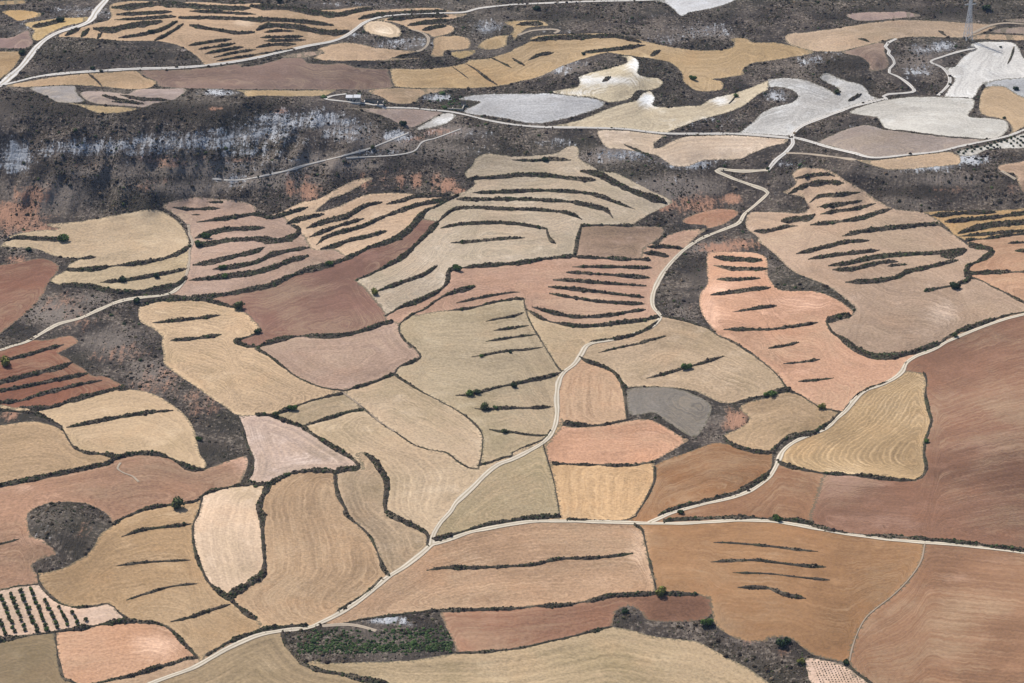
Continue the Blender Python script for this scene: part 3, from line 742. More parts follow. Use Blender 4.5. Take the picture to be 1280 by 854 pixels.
# ---------------------------------------------------------------------------------------------
# materials
# ---------------------------------------------------------------------------------------------
def lin(c): c = c / 255.0; return c / 12.92 if c <= .04045 else ((c + .055) / 1.055) ** 2.4
class NT:
    def __init__(s, name):
        m = bpy.data.materials.new(name); m.use_nodes = True; s.m = m; s.t = m.node_tree; s.t.nodes.clear()
        s.out = s.n('ShaderNodeOutputMaterial'); s.b = s.n('ShaderNodeBsdfPrincipled')
        s.b.inputs['Roughness'].default_value = 0.95; s.b.inputs['Specular IOR Level'].default_value = 0.12
        s.l(s.b.outputs[0], s.out.inputs[0])
    def n(s, t, **kw):
        x = s.t.nodes.new(t)
        for k, v in kw.items(): setattr(x, k, v)
        return x
    def l(s, a, b): s.t.links.new(a, b)
    def val(s, x, i):
        if hasattr(x, 'is_linked') or hasattr(x, 'links'): s.l(x, i)
        else: i.default_value = x
    def math(s, op, a, b=0.0, c=0.0, clamp=False):
        x = s.n('ShaderNodeMath', operation=op, use_clamp=clamp); s.val(a, x.inputs[0]); s.val(b, x.inputs[1]); s.val(c, x.inputs[2]); return x.outputs[0]
    def noise(s, vec, scale, detail=3, rough=.55):
        x = s.n('ShaderNodeTexNoise'); x.inputs['Scale'].default_value = scale; x.inputs['Detail'].default_value = detail; x.inputs['Roughness'].default_value = rough
        s.l(vec, x.inputs['Vector']); return x.outputs['Fac']
    def mix(s, f, a, b, mode='MIX'):
        x = s.n('ShaderNodeMix', data_type='RGBA', blend_type=mode); s.val(f, x.inputs[0])
        for v, i in ((a, x.inputs[6]), (b, x.inputs[7])):
            if isinstance(v, tuple): i.default_value = (*v, 1)
            else: s.l(v, i)
        return x.outputs[2]
    def ramp(s, f, lo, hi):   # smooth 0..1 between lo and hi
        x = s.n('ShaderNodeMapRange', interpolation_type='SMOOTHSTEP'); s.val(f, x.inputs[0]); x.inputs[1].default_value = lo; x.inputs[2].default_value = hi; return x.outputs[0]
    def attr(s, name, typ='GEOMETRY'): return s.n('ShaderNodeAttribute', attribute_name=name, attribute_type=typ)
    def pos(s): return s.n('ShaderNodeNewGeometry').outputs['Position']
    def comb(s, x, y, z):
        c = s.n('ShaderNodeCombineXYZ'); s.val(x, c.inputs[0]); s.val(y, c.inputs[1]); s.val(z, c.inputs[2]); return c.outputs[0]
    def scalecol(s, col, f):  # colour times scalar
        x = s.n('ShaderNodeVectorMath', operation='SCALE'); s.l(col, x.inputs[0]); s.val(f, x.inputs[3]); return x.outputs[0]
    def bump(s, h, dist, strength=1.0):
        x = s.n('ShaderNodeBump'); x.inputs['Distance'].default_value = dist; x.inputs['Strength'].default_value = strength
        s.l(h, x.inputs['Height']); s.l(x.outputs[0], s.b.inputs['Normal'])

GAIN = (1.93, 1.99, 2.12)        # what daylight makes of a base colour at this exposure
def albedo(rgb):
    m = sum(rgb) / 3; green = rgb[1] / rgb[0] > .87 and rgb[2] / rgb[0] < .80; rgb = [m + .96 * (c - m) for c in rgb]; rgb[1] *= .970 if green else 1.0; rgb[2] *= 1.05 if green else 1.0; rgb = [min(250, c * 1.025) for c in rgb] if green else rgb
    return tuple(min(.8, lin(c) / g) for c, g in zip(rgb, GAIN))

def field_material(i, f):
    w = NT('soil_' + f['short'].replace(' ', '_')); pos = w.pos(); rgb = f['rgb']
    base = albedo(rgb); r, g, b_ = rgb
    greenish = g / r > .87 and b_ / r < .8; brown = sum(rgb) / 3 < 138
    chalky = min(rgb) > 165
    seed = (i * 37.3) % 100
    dark = tuple(c * k for c, k in zip(base, (.74, .725, .71) if not greenish else (.75, .755, .70)))
    pale = tuple(min(.8, c * k) for c, k in zip(base, (1.2, 1.24, 1.3)))
    warm = tuple(c * k for c, k in zip(base, (1.02, .96, .91)))
    off = w.n('ShaderNodeVectorMath', operation='ADD'); w.l(pos, off.inputs[0]); off.inputs[1].default_value = (seed * 91, seed * 53, 0)
    p = off.outputs[0]
    big = w.noise(p, .011, 4, .6); mid = w.noise(p, .05, 4, .6); fine = w.noise(p, .55, 3, .6)
    row = w.attr('row').outputs['Fac']; along = w.attr('along').outputs['Fac']
    rv = w.comb(w.math('MULTIPLY', row, .55), w.math('MULTIPLY', along, .022), seed)
    streak = w.noise(rv, 1.0, 4, .68)
    rv2 = w.comb(w.math('MULTIPLY', row, .05), w.math('MULTIPLY', along, .007), seed + 9)
    broad = w.noise(rv2, 1.0, 4, .6)
    c = w.mix(w.ramp(big, .42, .70), base, dark)
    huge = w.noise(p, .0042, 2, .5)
    c = w.mix(w.math('MULTIPLY', w.ramp(mid, .52, .74), .75), c, pale)
    wr = w.noise(p, .023, 3, .6)
    c = w.mix(w.math('MULTIPLY', w.ramp(wr, .5, .7), .7 if not chalky else .25), c, warm)
    other = tuple(v * .55 + o_ * .45 for v, o_ in zip(base, albedo((178, 164, 126)) if not greenish else albedo((186, 158, 128)))) if not chalky else tuple(v * .88 for v in base)
    ot = w.noise(p, .0085, 5, .66); ov = w.math('ADD', ot, w.math('MULTIPLY', w.math('SUBTRACT', streak, .5), .5))
    c = w.mix(w.math('MULTIPLY', w.ramp(ov, .44, .68), .85), c, other)
    pat = w.attr('pale').outputs['Fac']
    pn = w.math('ADD', w.math('MULTIPLY', mid, .6), w.math('MULTIPLY', streak, .6))
    pb = w.math('MULTIPLY', w.ramp(w.math('ADD', w.math('MULTIPLY', pat, .75), pn), .72, 1.25), .85)
    c = w.mix(pb, c, tuple(min(.62, v * k_ + .03) for v, k_ in zip(base, (1.35, 1.42, 1.5))) if not chalky else (.56, .56, .55))
    st = f['stripe']
    sa = .62 if brown else .86; k = w.math('ADD', 1 - sa / 2, w.math('MULTIPLY', streak, sa))
    k = w.math('ADD', k, w.math('MULTIPLY', w.math('SUBTRACT', broad, .5), .60))
    k = w.math('ADD', k, w.math('MULTIPLY', w.math('SUBTRACT', fine, .5), .8 if brown else 1.15))
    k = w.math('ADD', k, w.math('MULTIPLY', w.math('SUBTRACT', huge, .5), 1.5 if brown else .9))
    if st[0] > 0:
        wob = w.math('ADD', w.math('MULTIPLY', mid, 2.5), w.math('MULTIPLY', broad, 5.0))
        ph = w.math('ADD', w.math('MULTIPLY', row, 2 * math.pi / st[1]), wob)
        sn = w.math('SUBTRACT', w.math('POWER', w.math('ADD', .5, w.math('MULTIPLY', w.math('SINE', ph), .5)), 2.2), .36)
        k = w.math('ADD', k, w.math('MULTIPLY', w.math('MULTIPLY', sn, st[0] * 1.2), w.math('MULTIPLY', streak, 2.0)))
    edge = w.attr('edge').outputs['Fac']
    k = w.math('ADD', k, w.math('MULTIPLY', w.ramp(w.math('ADD', edge, w.math('MULTIPLY', fine, 3.0)), 7.0, 2.2), .13))
    weed = w.math('MULTIPLY', w.ramp(w.math('ADD', edge, w.math('MULTIPLY', w.math('SUBTRACT', fine, .5), 9.0)), 1.6, .2), .75)
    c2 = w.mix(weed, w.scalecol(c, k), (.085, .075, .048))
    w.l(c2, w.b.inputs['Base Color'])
    hgt = w.math('ADD', w.math('MULTIPLY', streak, .6), w.math('MULTIPLY', fine, .5))
    w.bump(hgt, .5, .6)
    return w.m

def scrub_material(name, dark, light, tint):
    w = NT(name); pos = w.pos()
    a = w.noise(pos, .03, 5, .65); b = w.noise(pos, .35, 4, .65); d = w.noise(pos, .009, 3, .6)
    c = w.mix(w.ramp(a, .35, .65), dark, light)
    e = w.noise(pos, .016, 4, .6)
    c = w.mix(w.math('MULTIPLY', w.ramp(d, .42, .62), .8), c, tint)
    c = w.mix(w.math('MULTIPLY', w.ramp(e, .50, .68), .6), c, (.098, .080, .064))
    c = w.mix(w.math('MULTIPLY', w.ramp(w.math('ADD', w.math('MULTIPLY', b, .75), w.math('MULTIPLY', a, .35)), .55, .70), .85), c, (.19, .155, .122))
    ta = w.attr('talus').outputs['Fac']; dk = w.attr('darker_scrub').outputs['Fac']
    c = w.mix(w.math('MULTIPLY', w.ramp(w.math('ADD', w.math('MULTIPLY', ta, .7), w.math('ADD', w.math('MULTIPLY', a, .45), w.math('MULTIPLY', b, .4))), .5, .95), .85), c, (.165, .136, .112))
    c = w.mix(w.math('MULTIPLY', w.ramp(w.math('ADD', w.math('MULTIPLY', dk, .7), w.math('MULTIPLY', b, .5)), .5, .85), .8), c, (.028, .022, .015))
    sep = w.n('ShaderNodeSeparateXYZ'); w.l(pos, sep.inputs[0])
    # chalk showing through: gullied across the slope, banded along it
    sv = w.comb(w.math('ADD', w.math('MULTIPLY', sep.outputs[0], .30), w.math('MULTIPLY', a, 1.3)), w.math('MULTIPLY', sep.outputs[1], .045), w.math('MULTIPLY', sep.outputs[2], .05))
    gul = w.noise(sv, 1.0, 5, .72)
    lv = w.comb(w.math('MULTIPLY', sep.outputs[0], .02), w.math('MULTIPLY', sep.outputs[1], .02), w.math('ADD', w.math('MULTIPLY', sep.outputs[2], .38), w.math('MULTIPLY', a, 1.2)))
    lay = w.noise(lv, 1.0, 3, .6)
    n = w.math('ADD', w.math('MULTIPLY', gul, .48), w.math('ADD', w.math('MULTIPLY', b, .26), w.math('MULTIPLY', lay, .34)))
    ch = w.attr('chalk').outputs['Fac']
    f = w.math('MULTIPLY', w.ramp(w.math('ADD', w.math('MULTIPLY', w.math('SUBTRACT', n, .54), 2.4), w.math('MULTIPLY', ch, .46)), .30, .52), .95)
    rd = w.attr('red').outputs['Fac']
    fr = w.math('MULTIPLY', w.ramp(w.math('ADD', w.math('MULTIPLY', w.math('SUBTRACT', n, .54), 2.2), w.math('MULTIPLY', rd, .62)), .22, .6), .9)
    c = w.mix(w.math('MULTIPLY', w.ramp(w.math('ADD', w.math('MULTIPLY', ch, .75), w.math('MULTIPLY', w.math('SUBTRACT', n, .54), 1.8)), .25, .95), .85), c, (.175, .168, .168))
    c = w.mix(fr, c, (.30, .165, .105))
    c = w.mix(f, c, (.35, .355, .365))
    w.l(c, w.b.inputs['Base Color']); w.bump(w.math('ADD', w.math('MULTIPLY', b, .7), w.math('MULTIPLY', gul, 1.2)), 2.6, .9)
    return w.m

def clump_material(name):
    w = NT(name); a = w.attr('tint').outputs['Color']; n = w.noise(w.pos(), 1.6, 3, .7)
    w.l(w.scalecol(a, w.math('ADD', .6, w.math('MULTIPLY', n, .8))), w.b.inputs['Base Color']); w.b.inputs['Roughness'].default_value = 1
    return w.m

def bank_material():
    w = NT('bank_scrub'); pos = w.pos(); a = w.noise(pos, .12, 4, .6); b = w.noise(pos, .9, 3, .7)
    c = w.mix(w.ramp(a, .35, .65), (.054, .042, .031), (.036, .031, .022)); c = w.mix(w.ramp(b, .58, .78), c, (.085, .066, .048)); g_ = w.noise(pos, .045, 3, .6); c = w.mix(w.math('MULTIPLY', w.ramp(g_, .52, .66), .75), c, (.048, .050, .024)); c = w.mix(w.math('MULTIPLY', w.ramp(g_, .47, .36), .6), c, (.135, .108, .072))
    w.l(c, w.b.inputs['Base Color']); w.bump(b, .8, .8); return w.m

def road_material(name, pale):
    w = NT(name); pos = w.pos(); a = w.noise(pos, .08, 4, .6); b = w.noise(pos, .7, 3, .65)
    cr = w.math('ABSOLUTE', w.attr('across').outputs['Fac'])          # 0 middle .. 1 verge
    mid = w.ramp(w.math('ADD', cr, w.math('MULTIPLY', w.math('SUBTRACT', a, .5), .5)), .36, .10)
    ver = w.ramp(w.math('ADD', cr, w.math('MULTIPLY', w.math('SUBTRACT', b, .5), .5)), .72, 1.0)
    c = w.mix(w.ramp(a, .35, .7), pale, tuple(v * .78 for v in pale))
    c = w.mix(w.math('MULTIPLY', mid, .72), c, (.20, .165, .11)); c = w.mix(ver, c, (.22, .175, .125))
    w.l(w.scalecol(c, w.math('ADD', .86, w.math('MULTIPLY', b, .28))), w.b.inputs['Base Color']); w.bump(b, .15, .5)
    return w.m

def plain_material(name, rgb, rough=.9, var=.25, scale=1.0, metal=0):
    w = NT(name); n = w.noise(w.pos(), scale, 4, .6)
    c = w.n('ShaderNodeRGB'); c.outputs[0].default_value = (*rgb, 1)
    w.l(w.scalecol(c.outputs[0], w.math('ADD', 1 - var / 2, w.math('MULTIPLY', n, var))), w.b.inputs['Base Color'])
    w.b.inputs['Roughness'].default_value = rough; w.b.inputs['Metallic'].default_value = metal
    return w.m

# ---------------------------------------------------------------------------------------------
# mesh helpers
# ---------------------------------------------------------------------------------------------
COL = bpy.context.scene.collection
def np_mesh(name, verts, faces, smooth_=True):
    """faces: (n,3) or (n,4) index array"""
    me = bpy.data.meshes.new(name); verts = np.asarray(verts, np.float32); faces = np.asarray(faces, np.int32); k = faces.shape[1]
    me.vertices.add(len(verts)); me.vertices.foreach_set('co', verts.ravel())
    me.loops.add(faces.size); me.loops.foreach_set('vertex_index', faces.ravel())
    me.polygons.add(len(faces)); me.polygons.foreach_set('loop_start', np.arange(0, faces.size, k, dtype=np.int32))
    me.update(calc_edges=True)
    me.polygons.foreach_set('use_smooth', np.full(len(faces), smooth_)); me.validate(); return me
def put(me, name, val):
    a = me.attributes.new(name, 'FLOAT', 'POINT'); a.data.foreach_set('value', np.asarray(val, np.float32))
def put_col(me, name, val):
    a = me.attributes.new(name, 'FLOAT_COLOR', 'POINT'); v = np.ones((len(val), 4), np.float32); v[:, :3] = val; a.data.foreach_set('color', v.ravel())
def link(name, me, mat=None, parent=None, **props):
    o = bpy.data.objects.new(name, me); COL.objects.link(o)
    if mat and me is not None: me.materials.append(mat)
    if parent is not None: o.parent = parent
    for k, v in props.items(): o[k] = v
    return o
def recentre(o, me, verts):
    pass

# blotches of ground colour, by photo position: x, y, half width, half height, strength
CHALK = """60,190,50,12,.6 150,184,90,13,.85 250,177,90,16,.9 330,166,60,18,.95 425,158,50,15,.95 300,205,90,12,.5 180,205,80,10,.45 105,185,70,14,1.0 210,178,70,16,1.0 290,170,45,14,.9 20,195,26,24,1.2 350,152,46,16,1.1 400,150,40,16,1.1 300,190,70,14,.6 440,172,40,10,.7 495,170,22,8,1.3 470,190,60,8,.7
60,30,60,14,.6 100,14,50,10,.7 270,115,28,5,1.2 440,44,18,4,1.0 500,55,55,9,.8 610,35,30,14,.8 545,122,22,6,1.2 440,5,90,5,.5 570,4,60,4,.5 690,85,40,10,.8 720,78,30,10,.6 880,38,50,16,.6 840,48,30,10,.7 760,20,60,8,.4
900,148,60,12,.5 970,120,22,10,.9 1015,75,30,10,.7 1050,65,20,6,.6 1150,62,20,10,1.0 1180,58,25,8,1.0 1150,88,30,10,.8 1215,60,12,6,.9 780,192,50,14,.8 860,205,40,10,.9 700,180,40,10,.6 990,205,30,8,.6 1160,208,60,7,1.1 1210,200,30,8,1.0
1005,215,20,10,.6 590,165,50,10,.6 610,190,40,10,.4 330,215,60,8,.6 290,225,30,12,.8 160,225,60,12,.3 370,200,40,8,.6 60,665,18,16,.5 145,420,40,16,.35 840,225,60,14,.5 1010,12,40,10,.3 1075,160,30,6,.5 1030,50,30,10,.3 700,40,60,10,.4
870,780,40,16,.25 480,775,26,6,1.6 510,780,20,4,1.0 875,180,40,8,.5 965,245,30,10,.4 230,410,24,18,.3"""
RED = """455,228,6,14,1.0 500,222,6,14,.9 545,225,8,12,.9 60,300,30,12,.8 30,262,30,14,1.0 215,206,30,5,.9 300,200,30,5,.6 110,205,40,6,.5 20,270,40,26,1.1 40,245,30,18,.9 50,290,40,14,.8 20,325,20,10,.9 385,238,14,20,1.0 362,232,6,16,1.0 520,225,10,12,1.0 560,232,14,10,1.2 575,240,10,6,1.2 470,225,40,14,.4 840,258,30,10,.8 870,255,40,16,.8 915,248,14,8,1.1 900,310,30,8,1.2
930,305,30,8,1.0 350,140,14,5,.8 270,136,14,4,.8 200,200,40,8,.6 260,195,30,8,.5 150,440,50,20,.55 200,480,40,30,.6 250,500,40,30,.5 920,525,22,14,1.2 180,235,20,8,.6 190,228,30,6,.5 70,380,40,20,.5 120,395,40,10,.5 100,400,30,20,.6 15,520,14,8,.8
105,660,14,14,.6 930,800,30,16,.4 980,815,10,12,1.0 500,690,1,1,0 540,790,40,8,.5 870,400,20,30,.3 1180,235,60,12,.35 1270,235,20,10,.5 520,175,30,6,.6 555,165,30,6,.6"""
PALE = """230,640,30,10,.5 305,580,20,14,.8 175,575,8,8,.0 185,695,40,14,.4 195,810,38,20,.75 40,675,40,10,.5 30,610,20,6,.6 590,690,25,30,.3 800,690,16,40,.6 1060,600,40,26,.7 1100,650,70,16,.5 1240,560,50,30,.35
1200,720,60,8,.35 1250,700,40,10,.4 1140,740,50,8,.3 1180,390,22,22,.7 1000,380,60,14,.5 900,360,40,14,.5 890,390,20,30,.6 900,480,60,20,.3 560,330,60,40,.25 790,430,30,8,.35 870,470,60,14,.25 480,270,40,10,.3
660,260,80,30,.25 330,540,40,20,.4 380,575,40,12,.5 870,160,60,20,.3 750,100,60,8,.7 720,115,40,6,.5 800,80,16,10,1.0 800,90,20,6,.6 810,125,14,10,1.0 900,125,20,8,.7 980,130,40,20,.3 1010,110,30,10,.4 1200,120,30,20,.3 305,28,16,5,1.1 655,30,10,5,.6
480,38,14,6,.8 880,100,1,1,0 1010,205,30,6,.4 560,150,30,6,.5 1230,330,40,8,.2 1000,500,30,14,.35 850,540,60,6,.3 1110,560,40,30,.25 610,170,30,6,.3 1190,640,80,20,.25"""
TALUS = """120,215,80,14,.6 230,235,70,10,.7 330,225,70,12,.8 430,205,60,10,.8 540,190,50,12,.6 30,300,40,16,.7 250,210,110,12,.8 380,200,80,14,.7 60,245,60,24,.8 170,232,60,12,.5 330,172,60,10,.6 440,165,40,10,.9 490,180,60,10,.8 140,430,50,24,.7 190,470,40,30,.6 60,390,60,16,.8 120,375,50,10,.6 840,235,70,18,.8 1000,225,30,10,.5 1100,215,60,10,.5
1180,225,60,10,.6 760,195,60,14,.7 860,200,60,10,.6 850,400,30,30,.5 880,310,40,10,.7 930,790,50,18,.5 900,525,30,14,.4 500,60,60,12,.5 880,40,60,14,.6 700,85,40,12,.6 1150,75,40,16,.7 60,40,60,14,.5 1000,90,40,12,.4 560,165,50,10,.7 430,792,40,10,.3"""
DARKER_SCRUB = """70,130,110,20,1 230,140,110,14,1 330,135,60,10,.8 60,210,50,18,.7 110,72,110,14,.8 200,70,60,10,.7 1050,80,50,14,.9 1060,110,40,14,.9 800,95,30,20,.8 830,110,30,14,.8 720,20,120,10,.7 1150,15,140,12,.8 420,80,140,5,.6 620,200,60,14,.7 1150,240,80,12,.9 1240,235,40,14,.7 260,560,30,16,.8 230,520,40,20,.6 870,340,20,30,.7 100,680,30,18,.8"""  # zones where the scrub colour is pulled to a darker brown
def blobs(spec, P):
    out = np.zeros(len(P))
    for t in spec.split():
        x, y, a, b_, s = [float(v) for v in t.split(',')]
        if s > 0: out = np.maximum(out, s * np.exp(-(((P[:, 0] - x) / a) ** 2 + ((P[:, 1] - y) / b_) ** 2)))
    return out

# ---------------------------------------------------------------------------------------------
# ground sheet (everything that is not a field), then the fields
# ---------------------------------------------------------------------------------------------
M_scrub = scrub_material('hill_scrub', (.025, .020, .016), (.066, .051, .039), (.034, .029, .018))
M_bank = bank_material(); M_clump = clump_material('scrub_clump')
M_road = road_material('chalk_road', (.44, .385, .305)); M_white = road_material('white_road', (.45, .43, .405))
M_faint = road_material('faint_path', (.235, .18, .135)); M_track = road_material('dust_track', (.30, .245, .19))

is_field = np.array([c in comp_field for c in comp])
# triangles that belong to thin leftovers between fields are scrub too
gt = tri[~is_field]; used, inv = np.unique(gt, return_inverse=True)
me = np_mesh('ground', XYZ[used], inv.reshape(-1, 3)); gp_ = cv[used]
put(me, 'chalk', blobs(CHALK, gp_)); put(me, 'red', blobs(RED, gp_))
put(me, 'talus', blobs(TALUS, gp_)); put(me, 'darker_scrub', blobs(DARKER_SCRUB, gp_))
ground_o = link('ground', me, M_scrub, kind='structure')

def seg_cross(P, A, B_, axis):
    """distances from P to the outline before and behind along a photo axis"""
    o = 1 - axis
    lo = np.full(len(P), 1e9); hi = np.full(len(P), 1e9)
    a0, b0 = A[:, o], B_[:, o]
    for k in range(len(A)):
        x0, x1 = (a0[k], b0[k]) if a0[k] < b0[k] else (b0[k], a0[k])
        m = np.nonzero((P[:, o] >= x0 - 1e-6) & (P[:, o] <= x1 + 1e-6))[0]
        if not len(m): continue
        t = (P[m, o] - a0[k]) / (b0[k] - a0[k] + 1e-12); q = A[k, axis] + np.clip(t, 0, 1) * (B_[k, axis] - A[k, axis])
        d = P[m, axis] - q
        lo[m] = np.where(d >= -1e-6, np.minimum(lo[m], np.maximum(d, 0)), lo[m]); hi[m] = np.where(d <= 1e-6, np.minimum(hi[m], np.maximum(-d, 0)), hi[m])
    return lo, hi

STRIPES = {'striped stubble field': (.24, 3.7), 'winding straw field': (.12, 4.5), 'narrow tan strip': (.12, 4), 'big salmon field': (.09, 4.2), 'bottom stubble field': (.10, 9), 'golden slanted field': (.12, 5),
           'cream oblong field': (.07, 6), 'salmon oval field': (.10, 7), 'smooth salmon field': (.08, 5), 'striped ochre block': (.16, 8), 'wide ochre field': (.10, 9), 'cream chalk field': (.10, 9), 'scalloped cream field': (.12, 9),
           'peach square field': (.10, 7), 'pale terraced hillside': (.10, 7), 'chalk capped field': (.08, 8), 'vast ploughed field': (.10, 5), 'huge brown field': (.05, 5), 'golden terraces': (.10, 6), 'cream knoll cap': (.12, 6), 'plain straw oblong': (.06, 5),
           'pink banded field': (.06, 5), 'greenish stubble plot': (.06, 7), 'fawn terraced field': (.07, 4)}
bpy_fields = []
comp_tris = {}
for k in np.argsort(comp, kind='stable'): comp_tris.setdefault(comp[k], []).append(k)
TS = [(w_, S) for w_, S in terraces]
for i, f in enumerate(fields):
    tt = tri[comp_tris[f['comp']]]; used, inv = np.unique(tt, return_inverse=True); P = cv[used]; W = XYZ[used]
    es = np.sort(np.vstack([tt[:, [0, 1]], tt[:, [1, 2]], tt[:, [2, 0]]]), 1); u, cnt = np.unique(es, axis=0, return_counts=True); be = u[cnt == 1]
    A, B_ = cv[be[:, 0]], cv[be[:, 1]]
    f['box'] = (P.min(0), P.max(0)); f['be'] = be
    # distance to the outline in metres on the ground
    WA, WB = XYZ[be[:, 0], :2], XYZ[be[:, 1], :2]; ed = np.full(len(P), 1e9); ab = WB - WA; L2 = (ab * ab).sum(1) + 1e-9
    for k in range(len(be)):
        t = np.clip(((W[:, :2] - WA[k]) @ ab[k]) / L2[k], 0, 1); q = WA[k] + t[:, None] * ab[k]
        ed = np.minimum(ed, np.hypot(W[:, 0] - q[:, 0], W[:, 1] - q[:, 1]))
    if f['mode'] == 'd': row = ed; along = (W[:, 0] + W[:, 1]) * .7
    else:
        ax = 1 if f['mode'] == 'v' else 0
        lo, hi = seg_cross(P, A, B_, ax)
        lo = np.minimum(lo, 400); hi = np.minimum(hi, 400)
        span = (P[:, ax].max() - P[:, ax].min())
        fr = lo / (lo + hi + 1e-6)
        ctr = W.mean(0); mpp = np.linalg.norm(ctr - np.array((0, 0, CAMZ))) / FPX
        depth = mpp / (math.sin(math.atan2(CAMZ - ctr[2], ctr[1]))) if ax == 1 else mpp
        row = .5 * (fr * np.median(lo + hi) + lo) * depth * 1.0
        along = W[:, 0] if ax == 1 else W[:, 1]
    if f['mode'] != 'd':
        it = inv.reshape(-1, 3); ea = np.concatenate([it[:, 0], it[:, 1], it[:, 2], it[:, 1], it[:, 2], it[:, 0]]); eb = np.concatenate([it[:, 1], it[:, 2], it[:, 0], it[:, 0], it[:, 1], it[:, 2]])
        dg = np.bincount(ea, minlength=len(P)) + 1e-9
        for _ in range(4): row = .3 * row + .7 * np.bincount(ea, weights=row[eb], minlength=len(P)) / dg
    me = np_mesh('field', W, inv.reshape(-1, 3))
    put(me, 'row', row); put(me, 'edge', ed); put(me, 'along', along); put(me, 'pale', blobs(PALE, P))
    f['stripe'] = STRIPES.get(f['short'], (.035, 6.0))
    lab = f['short'] + ' ' + f['rest']
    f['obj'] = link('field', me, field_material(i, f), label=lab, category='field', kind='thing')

# ---------------------------------------------------------------------------------------------
# strips of scrub: a low ridge of earth with many small shrubs on it
# ---------------------------------------------------------------------------------------------
def clump_proto():
    out = []
    for s in range(8):
        r = np.random.default_rng(100 + s); v = []
        for k in range(6):
            a = k / 6 * 2 * math.pi + r.uniform(-.3, .3); v.append((math.cos(a) * r.uniform(.8, 1.15), math.sin(a) * r.uniform(.8, 1.15), -.25))
        for k in range(5):
            a = (k + .5) / 5 * 2 * math.pi + r.uniform(-.3, .3); q = r.uniform(.5, .85); v.append((math.cos(a) * q, math.sin(a) * q, r.uniform(.4, .75)))
        v.append((r.uniform(-.2, .2), r.uniform(-.2, .2), r.uniform(.85, 1.15)))
        f = []
        i = j = 0
        while i < 6 or j < 5:
            a0, a1 = i % 6, (i + 1) % 6; b0, b1 = 6 + j % 5, 6 + (j + 1) % 5
            if i < 6 and (j >= 5 or i / 6 <= j / 5 + .05): f.append((a0, a1, b0)); i += 1
            else: f.append((a0, b1, b0)); j += 1
        f += [(6 + k, 6 + (k + 1) % 5, 11) for k in range(5)]
        out.append((np.array(v), np.array(f)))
    return out
PROTO = clump_proto()
def clumps(pts, rad, tint, name, parent=None, squash=.8, **props):
    n = len(pts)
    if n == 0: return None
    which = rng.integers(0, 8, n); ang = rng.uniform(0, 6.28, n); VV, FF, TT = [], [], []; base = 0
    for s in range(8):
        m = np.nonzero(which == s)[0]
        if not len(m): continue
        pv, pf = PROTO[s]; c, sn = np.cos(ang[m])[:, None], np.sin(ang[m])[:, None]
        x = pv[None, :, 0] * c - pv[None, :, 1] * sn; y = pv[None, :, 0] * sn + pv[None, :, 1] * c; z = np.repeat(pv[None, :, 2], len(m), 0)
        r = rad[m][:, None]; st = rng.uniform(.7, 1.3, (len(m), 1))
        vv = np.stack([pts[m, 0:1] + x * r, pts[m, 1:2] + y * r, pts[m, 2:3] + z * r * squash * st], 2)
        VV.append(vv.reshape(-1, 3)); FF.append((pf[None] + (np.arange(len(m)) * 12)[:, None, None] + base).reshape(-1, 3)); TT.append(np.repeat(tint[m], 12, 0)); base += len(m) * 12
    me = np_mesh(name, np.vstack(VV), np.vstack(FF), False); put_col(me, 'tint', np.vstack(TT))
    return link(name, me, M_clump, parent, **props)
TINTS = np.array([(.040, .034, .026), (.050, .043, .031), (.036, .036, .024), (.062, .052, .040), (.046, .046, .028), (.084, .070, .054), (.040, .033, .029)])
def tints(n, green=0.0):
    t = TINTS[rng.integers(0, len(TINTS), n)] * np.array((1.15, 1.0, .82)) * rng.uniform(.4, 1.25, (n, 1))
    g = rng.random(n) < green; t[g] = np.array((.036, .046, .017)) * rng.uniform(.6, 1.5, (g.sum(), 1)); return t

